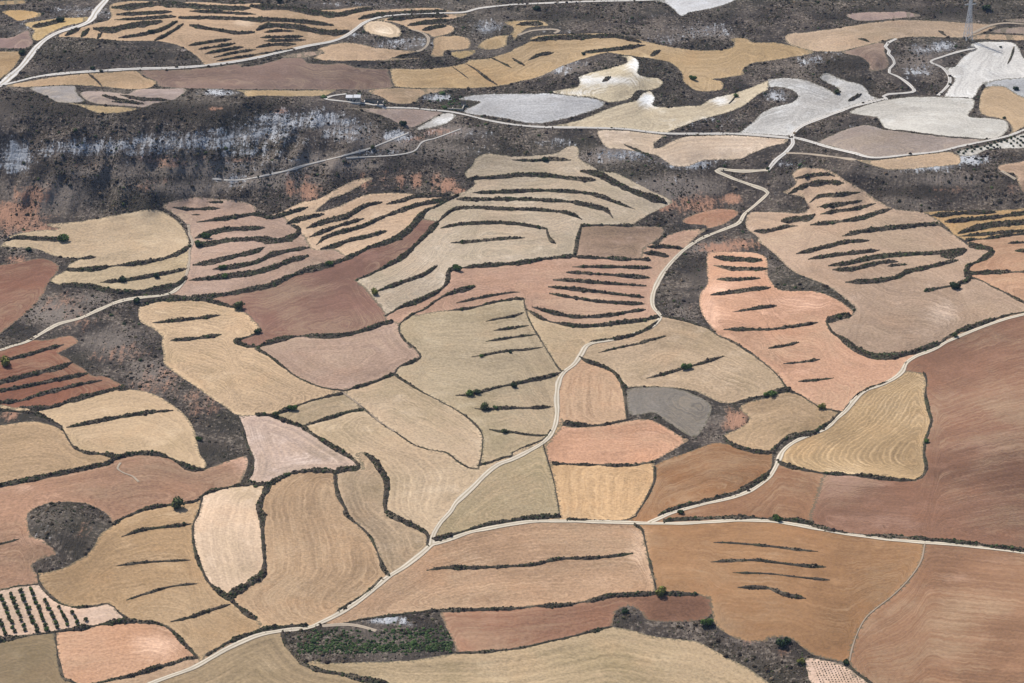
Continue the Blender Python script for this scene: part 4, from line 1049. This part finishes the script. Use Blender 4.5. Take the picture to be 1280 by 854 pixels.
def strip(S, width, taper, seed):
    """points across a strip laid on the land; returns verts, quads, clump points, radii"""
    S = np.asarray(S); d = np.gradient(S, axis=0); d /= np.linalg.norm(d, axis=1)[:, None] + 1e-9
    nrm = np.stack([-d[:, 1], d[:, 0]], 1); s = np.concatenate([[0], np.cumsum(np.linalg.norm(np.diff(S, axis=0), axis=1))]); L = s[-1]
    wv = width * np.clip(1 + (.7 if taper else 1.5) * vnoise(s / 20, np.full(len(s), seed * 3.1), 11) + .6 * vnoise(s / 5, np.full(len(s), seed * 1.7), 12), .38, 1.6)
    if taper:
        e = np.clip(np.minimum(s / (min(.22 * L, 16) + 1e-6), 1), .12, 1) ** .6; e2 = np.clip(np.minimum((L - s) / (min(.18 * L, 12) + 1e-6), 1), .12, 1) ** .6; wv = wv * e * e2
    else:
        wv = wv * np.clip(np.minimum(s, L - s) / 4 + .5, .5, 1)
    offs = np.array((-.5, -.32, -.1, .12, .34, .5)); prof = np.array((-.25, .45, .95, 1.0, .55, -.25))
    jit = 1 + .25 * vnoise(s[:, None] / 4 + 0 * offs, offs[None] * 7 + seed + 0 * s[:, None], 13)
    P = S[:, None, :] + nrm[:, None, :] * (wv[:, None] * offs[None] * jit)[:, :, None]
    Wd = ground(P.reshape(-1, 2)).reshape(len(S), 6, 3)
    span = np.linalg.norm(Wd[:, 5] - Wd[:, 0], axis=1); h = np.clip(.20 * span, .25, 1.4)[:, None]
    ofs = .02 * np.abs(vnoise(s / 5, np.full(len(s), seed + 5.), 14))
    Wd[:, :, 2] += prof[None] * h * (1 + .6 * vnoise(s[:, None] / 3 + 0 * offs, offs[None] * 9 + seed + 0 * s[:, None], 15))
    n = len(S); idx = np.arange(n * 6).reshape(n, 6)
    q = np.stack([idx[:-1, :-1], idx[1:, :-1], idx[1:, 1:], idx[:-1, 1:]], 2).reshape(-1, 4)
    seg = np.linalg.norm(np.diff(Wd[:, 2], axis=0), axis=1); area = (seg * .5 * (span[1:] + span[:-1])).sum()
    m = int(min(area / 1.7, 1300))
    k = rng.choice(n - 1, m, p=(seg * span[1:] + 1e-6) / (seg * span[1:] + 1e-6).sum()) if m else np.zeros(0, int)
    a = rng.random((m, 1)); c = np.clip(rng.normal(2.5, 1.0, m), .4, 4.6); j = np.minimum(c.astype(int), 4); fc = (c - j)[:, None]
    pts = (Wd[k, j] * (1 - fc) + Wd[k, j + 1] * fc) * (1 - a) + (Wd[k + 1, j] * (1 - fc) + Wd[k + 1, j + 1] * fc) * a
    rad = rng.uniform(.30, .68, m) * np.clip(span[k] / 4.0, .6, 1.3) * (1 + .9 * (rng.random(m) < .07)); return Wd.reshape(-1, 3), q, pts, rad

def comp_near(p): return comp_field.get(comp[tri_at(p)])
def field_of_line(S):
    votes = {}
    for p in S[::max(1, len(S) // 7)]:
        k = comp_near(p)
        if k is not None: votes[k] = votes.get(k, 0) + 1
    return max(votes, key=votes.get) if votes else None
for n_, (w_, S) in enumerate(terraces):
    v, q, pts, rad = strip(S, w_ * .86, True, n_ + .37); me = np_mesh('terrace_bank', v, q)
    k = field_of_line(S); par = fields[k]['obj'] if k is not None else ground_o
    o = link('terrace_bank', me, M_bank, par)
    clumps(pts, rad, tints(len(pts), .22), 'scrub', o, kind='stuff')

labels_used = {}
for n_, (w_, bi) in enumerate(banks):
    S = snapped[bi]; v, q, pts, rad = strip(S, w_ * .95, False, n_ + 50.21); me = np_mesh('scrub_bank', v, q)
    d = np.gradient(S, axis=0); d /= np.linalg.norm(d, axis=1)[:, None] + 1e-9; nr = np.stack([-d[:, 1], d[:, 0]], 1); sides = [{}, {}]
    for k in range(1, len(S) - 1, max(1, len(S) // 8)):
        for sd in (0, 1):
            for off in (3, 7):
                c = comp_near(S[k] + nr[k] * off * (1 if sd else -1))
                if c is not None: sides[sd][c] = sides[sd].get(c, 0) + 1
    nm = [fields[max(s_, key=s_.get)]['short'] if s_ else None for s_ in sides]
    if nm[0] and nm[1] and nm[0] != nm[1]: lab = 'dark bank between the %s and the %s' % tuple(nm)
    elif nm[0] or nm[1]: lab = 'dark scrubby bank along the edge of the %s' % (nm[0] or nm[1])
    else: lab = 'dark scrubby bank in rough ground'
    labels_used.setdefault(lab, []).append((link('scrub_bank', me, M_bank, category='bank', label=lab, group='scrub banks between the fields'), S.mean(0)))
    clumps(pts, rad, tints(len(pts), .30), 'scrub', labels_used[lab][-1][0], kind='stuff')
for lab, os_ in labels_used.items():
    if len(os_) > 1:
        os_.sort(key=lambda t: t[1][1]); ys = [t[1][1] for t in os_]; xs = [t[1][0] for t in os_]
        horiz = max(xs) - min(xs) > max(ys) - min(ys)
        if horiz: os_.sort(key=lambda t: t[1][0])
        wd = (['left', 'right'] if horiz else ['upper', 'lower']) if len(os_) == 2 else (['left', 'middle', 'right'] if horiz else ['upper', 'middle', 'lower']) if len(os_) == 3 else ['first', 'second', 'third', 'fourth', 'fifth', 'sixth']
        for (o, _), a in zip(os_, wd): o['label'] = lab.replace('dark', a + ' dark', 1)

# ---------------------------------------------------------------------------------------------
# roads
# ---------------------------------------------------------------------------------------------
for w_, nm, bi, S in roads:
    S = snapped[bi] if bi is not None else S
    keep = np.concatenate([[True], np.linalg.norm(np.diff(S, axis=0), axis=1) > .4]); S = S[keep]
    C = ground(S); d = np.gradient(C[:, :2], axis=0)
    for _ in range(3): d[1:-1] = (d[:-2] + 2 * d[1:-1] + d[2:]) / 4
    d /= np.linalg.norm(d, axis=1)[:, None] + 1e-9; nr = np.stack([-d[:, 1], d[:, 0]], 1)
    s = np.concatenate([[0], np.cumsum(np.linalg.norm(np.diff(C[:, :2], axis=0), axis=1))])
    wv = w_ * (1 + .5 * vnoise(s / 12, np.full(len(s), w_ + len(S)), 21)) * .5
    offs = np.array((-1, -.6, -.25, 0, .25, .6, 1.)); P = C[:, None, :2] + nr[:, None] * (wv[:, None] * offs)[:, :, None]
    z = height(P[:, :, 0], P[:, :, 1]) + (.22 + .12 * C[:, 1:2] / 1000) - .12 * np.abs(offs)[None] ** 3
    n = len(S); idx = np.arange(n * 7).reshape(n, 7)
    q = np.stack([idx[:-1, :-1], idx[:-1, 1:], idx[1:, 1:], idx[1:, :-1]], 2).reshape(-1, 4)
    me = np_mesh('road', np.concatenate([P, z[:, :, None]], 2).reshape(-1, 3), q); put(me, 'across', np.tile(offs, n))
    white = nm in ('far white road', 'broad white road', 'farm road', 'chalk lane', 'plateau road', 'orchard road', 'winding track', 'farm track', 'scarp track', 'lower scarp track')
    link('track' if w_ < 4.5 else 'dirt_road', me, M_white if white else M_faint if nm == 'field path' else M_track if w_ < 3.2 else M_road, kind='structure')

# ---------------------------------------------------------------------------------------------
# scrub growing on the rough ground: uncountable
# ---------------------------------------------------------------------------------------------
inside = (~is_field) & (comp != outside)
ti = np.nonzero(inside)[0]
p0, p1, p2 = XYZ[tri[ti, 0]], XYZ[tri[ti, 1]], XYZ[tri[ti, 2]]
ar = .5 * np.linalg.norm(np.cross(p1 - p0, p2 - p0), axis=1); tot = ar.sum(); NCL = int(min(150000, tot / 3.2))
k = rng.choice(len(ti), NCL, p=ar / tot); u = rng.random((NCL, 1)); v = rng.random((NCL, 1)); fl = (u + v) > 1; u = np.where(fl, 1 - u, u); v = np.where(fl, 1 - v, v)
pts = p0[k] + (p1[k] - p0[k]) * u + (p2[k] - p0[k]) * v; pix = cent[ti[k]]
den = vnoise(pts[:, 0] / 30, pts[:, 1] / 30, 31) + .6 * vnoise(pts[:, 0] / 9, pts[:, 1] / 9, 32) + .18
bare = np.maximum(blobs(CHALK, pix), blobs(RED, pix)); ok = rng.random(NCL) < np.clip(.25 + 1.6 * den, .08, 1) * np.clip(1.05 - .8 * bare, .08, 1)
on_track = np.zeros(NCL, bool)
for w_, nm, bi, S in roads:
    if bi is None and w_ < 9.5:
        for p in S[::2]: on_track |= ((pix[:, 0] - p[0]) ** 2 + (pix[:, 1] - p[1]) ** 2) < 3.5 ** 2
ok &= ~on_track
pts, pix = pts[ok], pix[ok]; n = len(pts)
green = blobs('490,800,60,14,.95 440,120,20,6,.5 570,130,20,6,.6 1010,210,20,8,.4 560,805,26,6,.5', pix)
tn = tints(n, .08); gm = rng.random(n) < green; tn[gm] = np.array((.036, .060, .018)) * rng.uniform(.5, 1.5, (gm.sum(), 1))
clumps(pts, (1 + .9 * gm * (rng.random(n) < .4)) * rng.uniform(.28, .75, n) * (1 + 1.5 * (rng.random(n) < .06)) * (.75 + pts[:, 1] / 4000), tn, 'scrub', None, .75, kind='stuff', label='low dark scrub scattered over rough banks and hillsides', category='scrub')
NG = 900; gx_ = rng.uniform(372, 566, NG); gy_ = np.where(rng.random(NG) < .5, rng.normal(811, 3.0, NG), rng.uniform(788, 818, NG)) - (gx_ - 372) * .012
gk = np.array([(not is_field[tri_at(q_)]) and comp[tri_at(q_)] != outside for q_ in zip(gx_, gy_)]); gpt = ground(np.stack([gx_, gy_], 1)[gk])
clumps(gpt, rng.uniform(.5, 1.3, len(gpt)), np.array((.040, .060, .020))[None] * rng.uniform(.45, 1.5, (len(gpt), 1)), 'green_scrub', None, .9, kind='stuff', label='dark green scrub filling the hollow beside the main road', category='scrub')
pm = blobs(CHALK, cent[ti]); wgt = ar * np.clip(pm - .42, 0, 1); NB = 15000
k = rng.choice(len(ti), NB, p=wgt / wgt.sum()); u = rng.random((NB, 1)); v = rng.random((NB, 1)); fl = (u + v) > 1; u = np.where(fl, 1 - u, u); v = np.where(fl, 1 - v, v)
pts = p0[k] + (p1[k] - p0[k]) * u + (p2[k] - p0[k]) * v
lay = (pts[:, 2] / 5.5 + 1.2 * vnoise(pts[:, 0] / 60, pts[:, 1] / 60, 51)) % 1.0; gul = vnoise(pts[:, 0] / 9, pts[:, 1] / 40, 52)
ok = (rng.random(NB) < np.where(lay < .42, 1.0, .16)) & (gul > -.16 + .1 * rng.random(NB)); pts = pts[ok]; n = len(pts)
tn = np.array((.31, .312, .32))[None] * rng.uniform(.45, 1.15, (n, 1)) * np.where(rng.random((n, 1)) < .25, np.array((1, .88, .74))[None], 1)
clumps(pts, rng.uniform(.22, .62, n) * (1 + .8 * (rng.random(n) < .08)), tn, 'chalk_rubble', None, .9, kind='stuff', label='broken pale chalk rubble on the scarp and knolls', category='rubble')
print('TRIS clumps', sum(len(o.data.polygons) for o in COL.objects if o.type == 'MESH'))

# ---------------------------------------------------------------------------------------------
# trees and bushes
# ---------------------------------------------------------------------------------------------
def leaf_crown(name, seed, n, lobes, col, leaf):
    r = np.random.default_rng(seed); cs = []
    for k in range(lobes):
        a = r.uniform(0, 6.28); q = r.uniform(.1, .55) if k else 0
        cs.append((math.cos(a) * q, math.sin(a) * q, r.uniform(.26, .62), r.uniform(.32, .5)))
    cs = np.array(cs); k = r.integers(0, lobes, n); d = r.normal(size=(n, 3)); d /= np.linalg.norm(d, axis=1)[:, None]
    c = cs[k, :3] + d * (cs[k, 3] * r.uniform(.55, 1.05, n) ** .6)[:, None] * np.array((1, 1, .85)); c[:, 2] = np.maximum(c[:, 2], .03)
    nrm = d + r.normal(size=(n, 3)) * .5; nrm /= np.linalg.norm(nrm, axis=1)[:, None]
    t = np.cross(nrm, r.normal(size=(n, 3))); t /= np.linalg.norm(t, axis=1)[:, None]; b = np.cross(nrm, t)
    s = (leaf * r.uniform(.6, 1.3, n))[:, None]
    v = np.stack([c - t * s - b * s * .6, c + t * s * .3 - b * s, c + t * s + b * s * .5, c - t * s * .4 + b * s], 1).reshape(-1, 3)
    me = np_mesh(name, v, np.arange(n * 4).reshape(-1, 4), False)
    tint = np.array(col)[None] * r.uniform(.65, 1.45, (n, 1)) * np.where(r.random((n, 1)) < .12, 1.3, 1); put_col(me, 'tint', np.repeat(tint, 4, 0)); me.materials.append(M_clump)
    return me
def trunk_mesh(seed, limbs=4):
    r = np.random.default_rng(seed); V_, F_ = [], []
    def tube(a, b, ra, rb):
        a, b = np.array(a), np.array(b); d = b - a; d /= np.linalg.norm(d); u = np.cross(d, (0.3, .9, .1)); u /= np.linalg.norm(u); w = np.cross(d, u); o = len(V_)
        for c, q in ((a, ra), (b, rb)):
            for k in range(6): V_.append(c + q * (math.cos(k * 1.0472) * u + math.sin(k * 1.0472) * w))
        for k in range(6): F_.append((o + k, o + (k + 1) % 6, o + 6 + (k + 1) % 6, o + 6 + k))
    tube((0, 0, -.12), (.02, .01, .42), .075, .05)
    for k in range(limbs):
        a = k / limbs * 6.28 + r.uniform(-.4, .4); tube((.02, .01, .36), (math.cos(a) * .32, math.sin(a) * .32, r.uniform(.6, .85)), .038, .014)
    me = np_mesh('trunk', V_, F_); me.materials.append(M_bark); return me
M_bark = plain_material('bark', (.09, .07, .055), .95, .4, 3.0)
GREEN, DARK, OLIVE, YELLOW = (.070, .105, .026), (.030, .046, .018), (.075, .085, .034), (.125, .125, .030)
CROWNS = {'g': [leaf_crown('crown', 1, 420, 6, GREEN, .105), leaf_crown('crown', 2, 420, 5, GREEN, .11)], 'd': [leaf_crown('crown', 3, 380, 5, DARK, .11), leaf_crown('crown', 4, 380, 4, DARK, .12)],
          'o': [leaf_crown('crown', 5, 400, 6, OLIVE, .105)], 'y': [leaf_crown('crown', 6, 360, 5, YELLOW, .11)]}
TRUNKS = [trunk_mesh(11), trunk_mesh(12, 5)]
def plant(name, px, width_px, kind, k=0, tall=1.0, **props):
    p = ground([px])[0]; m = np.linalg.norm(p - np.array((0, 0, CAMZ))) / FPX * width_px * 1.25
    o = bpy.data.objects.new(name, None); COL.objects.link(o); o.location = (p[0], p[1], p[2] - .05); o.rotation_euler = (0, 0, (px[0] * 12.9 + px[1] * 7.7) % 6.28); o.scale = (m / 1.55, m / 1.55, m / 1.55 * tall)
    for q, v in props.items(): o[q] = v
    c = CROWNS[kind][k % len(CROWNS[kind])]
    t = bpy.data.objects.new('trunk', TRUNKS[k % 2]); COL.objects.link(t); t.parent = o
    cr = bpy.data.objects.new('crown', c); COL.objects.link(cr); cr.parent = o
    return o
# tile, x, y of the foot, width in photo pixels, colour
BUSHES = """12 1122 72 5 g|12 1266 52 4 d|12 1068 262 10 g|12 1103 258 8 o|12 1136 332 11 o|12 1196 332 6 g|12 1240 452 7 o|12 185 337 10 g|12 100 368 9 o|22 868 134 11 g|22 8 222 8 d|22 1270 268 8 g
32 20 266 10 g|32 272 330 9 y|32 790 498 7 g|33 42 42 11 g|33 68 668 13 d|33 92 650 8 d|33 168 755 9 y|33 386 756 7 d|23 742 415 14 y|23 975 562 13 g|23 565 502 8 d|23 846 8 7 d|11 590 612 10 y|11 1000 494 11 g
11 365 470 9 g|11 10 806 8 d|01 318 348 13 g|01 1025 333 10 g|01 990 377 9 d|01 1113 487 8 g|01 1125 530 8 g|01 1190 686 13 o|01 780 530 8 d|01 608 548 8 d|01 145 398 7 d|02 25 110 14 y|02 880 824 17 o|02 990 488 7 g
31 930 585 12 d|31 935 826 8 o|00 752 166 7 d|00 298 109 8 d|20 1115 482 6 g|20 905 398 8 g|20 358 274 5 d|30 1235 450 6 d|30 1180 592 4 d|30 1090 50 9 d|30 345 465 7 o|30 1162 238 3 d|10 735 626 9 d|10 120 10 9 d|20 125 50 8 d
01 680 655 8 d|01 985 362 7 g|33 1035 160 5 d|13 1 1 0 g|02 15 95 0 g|10 580 742 6 o|31 355 735 6 o|20 165 805 7 d|00 465 345 5 d|00 505 358 4 d|00 110 270 7 d"""
SIZE = {'g': 'green', 'd': 'dark', 'o': 'olive', 'y': 'yellow green'}
bl = {}
for k, t in enumerate(BUSHES.replace('\n', '|').split('|')):
    tl, x, y, w_, c = t.split(); w_ = float(w_)
    if w_ <= 0: continue
    px = tile_pt(tl, float(x), float(y))
    best = None
    for f in fields:
        A = cv[f['be'][:, 0]]; dd = ((A - np.array(px)) ** 2).sum(1).min()
        if best is None or dd < best[0]: best = (dd, f['short'])
    k_in = comp_near(np.array(px)); nm = fields[k_in]['short'] if k_in is not None else best[1]
    lab = '%s %s bush %s the %s' % ('large' if w_ >= 10 else 'small', SIZE[c], 'standing in' if k_in is not None and best[0] > 60 else 'beside', nm)
    bl.setdefault(lab, []).append((plant('bush', px, w_, c, k, .95, category='bush', label=lab, group='bushes among the fields'), px))
for lab, os_ in bl.items():
    if len(os_) > 1:
        os_.sort(key=lambda t: t[1][0])
        for (o, _), a in zip(os_, ['left', 'right'] if len(os_) == 2 else ['left', 'middle', 'right', 'far right']): o['label'] = a + ' ' + lab

# the small orchard: rows of young trees
ROWS = [((5, 455), (52, 590), 4), ((12, 205), (145, 560), 9), ((108, 185), (250, 545), 9), ((205, 160), (368, 560), 10), ((310, 150), (470, 540), 10), ((452, 250), (570, 520), 7), ((590, 320), (672, 495), 5), ((725, 375), (783, 515), 4), ((862, 445), (862, 445), 1)]
q = 0
for a, b, n in ROWS:
    for k in range(n):
        u = k / max(1, n - 1); x = a[0] + (b[0] - a[0]) * u + rng.uniform(-5, 5); y = a[1] + (b[1] - a[1]) * u + rng.uniform(-4, 4); q += 1
        plant('orchard_tree', (x / 7.98, 720 + y / 7.98), rng.uniform(4.6, 6.2), 'o' if q % 3 else 'g', q, 1.05, category='tree', label='small round tree in the straight rows of the orchard plot', group='orchard trees in rows')
CH = "430,615 405,640 475,660 500,635 520,605 575,575 590,635 615,605 655,570 705,600 755,565 790,590 800,525 835,555 880,580 885,520 925,550 935,490 965,580 975,508 1020,485 1055,500 1105,530 1110,465 1140,565 1145,495 1155,440 1185,520 1195,465 1235,490 1240,435 1270,520 1275,440 1230,560 1320,430 1330,480 1360,520 1370,420"
for k, t in enumerate(CH.split()):
    x, y = [float(v) for v in t.split(',')]
    plant('orchard_tree', (1160 + x / 10.67, 130.6 + y / 10.67), rng.uniform(2.4, 3.6), 'd' if k % 3 else 'o', k, 1.0, category='tree', label='tiny tree on the white chalk orchard plot', group='trees on the chalk orchard')
def in_poly(p, poly):
    c = False
    for i in range(len(poly)):
        (x0, y0), (x1, y1) = poly[i - 1], poly[i]
        if (y0 > p[1]) != (y1 > p[1]) and p[0] < (x1 - x0) * (p[1] - y0) / (y1 - y0) + x0: c = not c
    return c
VP = [(435, 385), (470, 383), (585, 378), (690, 412), (790, 448), (860, 512), (935, 565), (990, 640), (560, 640), (500, 590), (440, 452)]
vm = leaf_crown('vine', 9, 60, 3, (.040, .050, .018), .2)
for i in range(-4, 22):
    for j in range(0, 14):
        x = 440 + i * 31 + j * 9.6; y = 386 + j * 21.5 + (i % 2) * 5 - i * 0.5
        if in_poly((x, y), VP) and rng.random() < .93:
            p = ground([((960 + x / 8), 780 + y / 8)])[0]; o = bpy.data.objects.new('vine', vm); COL.objects.link(o); o.location = p; s_ = rng.uniform(.42, .68); o.scale = (s_ * 1.1, s_ * 1.1, s_); o.rotation_euler = (0, 0, rng.uniform(0, 6.28))
            o['label'] = 'low clipped vine in the rows of the pale vine plot'; o['category'] = 'vine'; o['group'] = 'vines on the pale plot'

# ---------------------------------------------------------------------------------------------
# lattice pylon on the chalk rim
# ---------------------------------------------------------------------------------------------
M_steel = plain_material('galvanised_steel', (.52, .53, .55), .55, .2, 2.0, .3)
M_glass = plain_material('insulator', (.10, .14, .13), .3, .2, 4.0)
def bars(name, segs, parent, mat, r=.16):
    V_, F_ = [], []
    for a, b in segs:
        a, b = np.array(a, float), np.array(b, float); d = b - a; d /= np.linalg.norm(d); u = np.cross(d, (.31, .17, .93) if abs(d[2]) < .9 else (1, 0, 0)); u /= np.linalg.norm(u); w = np.cross(d, u); o = len(V_)
        for c in (a, b):
            for su, sw in ((1, 1), (-1, 1), (-1, -1), (1, -1)): V_.append(c + r * (su * u + sw * w))
        F_ += [(o + k, o + (k + 1) % 4, o + 4 + (k + 1) % 4, o + 4 + k) for k in range(4)] + [(o + 3, o + 2, o + 1, o), (o + 4, o + 5, o + 6, o + 7)]
    return link(name, np_mesh(name, V_, F_, False), mat, parent)
pb = ground([(1209.5, 49.5)])[0]
py = link('pylon', None, label='tall grey steel lattice pylon standing on the chalk rim', category='pylon'); py.location = pb; py.rotation_euler = (0, 0, .35)
LV = [(0, 3.6), (7, 3.0), (14, 2.45), (20, 2.0), (26, 1.6), (31, 1.3), (36, 1.1), (41, .95), (46, .85), (50, .55), (53, .12)]
def cor(k, z_, h_): return ((1, 1), (-1, 1), (-1, -1), (1, -1))[k][0] * h_, ((1, 1), (-1, 1), (-1, -1), (1, -1))[k][1] * h_, z_
for k in range(4): bars('leg', [(cor(k, *LV[i]), cor(k, *LV[i + 1])) for i in range(len(LV) - 1)], py, M_steel, .17); bars('footing', [((*cor(k, -1.2, 3.7)[:2], -1.2), (*cor(k, .25, 3.65)[:2], .25))], py, M_glass and plain_material('concrete', (.38, .37, .35)), .5)
for i in range(len(LV) - 2):
    sg = []
    for k in range(4):
        m = (k + 1) % 4; sg += [(cor(k, *LV[i]), cor(m, *LV[i + 1])), (cor(m, *LV[i]), cor(k, *LV[i + 1])), (cor(k, *LV[i + 1]), cor(m, *LV[i + 1]))]
    bars('bracing', sg, py, M_steel, .085)
for z_, L_ in ((36, 6.5), (41.5, 8.0), (47, 5.5)):
    for s_ in (-1, 1):
        ca = bars('crossarm', [((s_ * .9, .9, z_), (s_ * L_, 0, z_ + .4)), ((s_ * .9, -.9, z_), (s_ * L_, 0, z_ + .4)), ((s_ * .8, 0, z_ + 2.0), (s_ * L_, 0, z_ + .4)), ((s_ * L_ * .55, .4, z_ + .2), (s_ * L_ * .55, 0, z_ + 1.2)), ((s_ * L_ * .55, -.4, z_ + .2), (s_ * L_ * .55, 0, z_ + 1.2))], py, M_steel, .09)
        bars('insulator', [((s_ * L_, 0, z_ + .4), (s_ * L_, 0, z_ - 1.9))], ca, M_glass, .12)

# ---------------------------------------------------------------------------------------------
# ruined farm on the plateau
# ---------------------------------------------------------------------------------------------
M_stone = plain_material('rubble_wall', (.30, .27, .23), .95, .7, 1.2); M_lime = plain_material('lime_wall', (.48, .46, .43), .9, .4, .8); M_roof = plain_material('grey_sheet_roof', (.44, .44, .45), .8, .5, .8); M_dark = plain_material('dark_opening', (.025, .022, .02), .9, .2, 1)
def box(name, x0, x1, y0, y1, z0, z1, parent, mat):
    v = [(x, y, z) for z in (z0, z1) for y in (y0, y1) for x in (x0, x1)]
    f = [(0, 2, 3, 1), (4, 5, 7, 6), (0, 1, 5, 4), (2, 6, 7, 3), (0, 4, 6, 2), (1, 3, 7, 5)]
    return link(name, np_mesh(name, v, f, False), mat, parent)
def prism_roof(name, x0, x1, y0, y1, z0, rise, parent, mat):
    ym = (y0 + y1) / 2; v = []; t = .25
    for dz in (0, t):
        for x in (x0, x1): v += [(x, y0, z0 + dz), (x, ym, z0 + rise + dz), (x, y1, z0 + dz)]
    f = [(6, 9, 10, 7), (7, 10, 11, 8), (0, 1, 4, 3), (1, 2, 5, 4), (0, 3, 9, 6), (2, 8, 11, 5), (0, 6, 7, 1), (1, 7, 8, 2), (3, 4, 10, 9), (4, 5, 11, 10)]
    return link(name, np_mesh(name, v, f, False), mat, parent)
def site(name, px, lab, rz, cat='building'):
    p = ground([px])[0]; o = link(name, None, label=lab, category=cat); o.location = (p[0], p[1], p[2] - .3); o.rotation_euler = (0, 0, rz); return o
h = site('farmhouse', (441.5, 127.5), 'roofed stone farmhouse with grey roofs on the far farm knoll', -.03)
box('wall', -6.4, 6.4, 0, .5, 0, 4.2, h, M_stone); box('wall', -6.4, 6.4, 7.5, 8, 0, 4.2, h, M_stone)
for x in (-6.4, -.3, 5.9): box('wall', x, x + .5, .5, 7.5, 0, 4.6, h, M_stone)
prism_roof('roof', -6.9, -.4, -.5, 8.5, 4.15, 1.5, h, M_roof); prism_roof('roof', .3, 6.9, -.5, 8.5, 4.35, 1.6, h, M_roof)
for x in (-4.6, -2.2, 2.0, 4.2): box('window', x, x + .9, -.06, .1, 1.6, 3.0, h, M_dark)
box('door', .4, 1.6, -.07, .1, 0, 2.4, h, M_dark); box('yard_wall', -7.5, 7.0, -5, -4.5, -.5, 1.4, h, M_lime)
h = site('roofless_barn', (467, 132), 'long roofless barn with pale floor beside the farmhouse', -.04)
box('wall', -9, 9, 7.4, 8, -.5, 4.0, h, M_stone); box('wall', -9, 9, 0, .5, -.8, .9, h, M_lime); box('wall', -9, -8.4, .5, 7.4, -.5, 3.6, h, M_lime); box('wall', 8.4, 9, .5, 7.4, -.5, 3.2, h, M_stone); box('wall', 3.2, 3.8, .5, 7.4, -.5, 3.0, h, M_stone)
prism_roof('roof', -9.2, 9.2, 6.0, 9.0, 3.9, .5, h, M_dark); box('floor', -8.4, 8.4, .5, 7.4, -.5, .42, h, plain_material('earth_floor', (.30, .26, .22)))
h = site('ruined_corral', (566, 137.5), 'low ruined stone corral overgrown with green beside the farm road', -.12)
box('wall', -9.5, 9.5, 0, .8, -.5, 1.7, h, M_stone); box('wall', -9.5, -8.7, .8, 10, -.5, 1.4, h, M_stone); box('wall', 8.7, 9.5, .8, 12, -.5, 2.0, h, M_stone); box('wall', -8.7, 4, 10, 10.7, -.5, 1.0, h, M_stone); box('wall', -1, -.3, .8, 6, -.5, 1.3, h, M_stone)
box('hut_wall', 6.2, 10.4, 12, 16, -.5, 3.2, h, M_stone); prism_roof('hut_roof', 5.9, 10.7, 11.7, 16.3, 3.2, 1.2, h, M_dark)

# ---------------------------------------------------------------------------------------------
# thin summer haze over the valley
# ---------------------------------------------------------------------------------------------
hm = bpy.data.materials.new('haze_air'); hm.use_nodes = True; ht = hm.node_tree; ht.nodes.clear()
ho = ht.nodes.new('ShaderNodeOutputMaterial'); hv = ht.nodes.new('ShaderNodeVolumePrincipled'); ht.links.new(hv.outputs[0], ho.inputs['Volume'])
hv.inputs['Density'].default_value = HAZE; hv.inputs['Color'].default_value = (.42, .60, 1.0, 1); hv.inputs['Anisotropy'].default_value = .1
gmn, gmx = XYZ.min(0), XYZ.max(0)
box('haze', gmn[0] - 500, gmx[0] + 500, -2000, gmx[1] + 500, gmn[2] - 1, CAMZ + 12, None, hm)['kind'] = 'stuff'
bpy.data.objects['haze']['label'] = 'thin pale haze filling the air over the valley'; bpy.data.objects['haze']['category'] = 'haze'
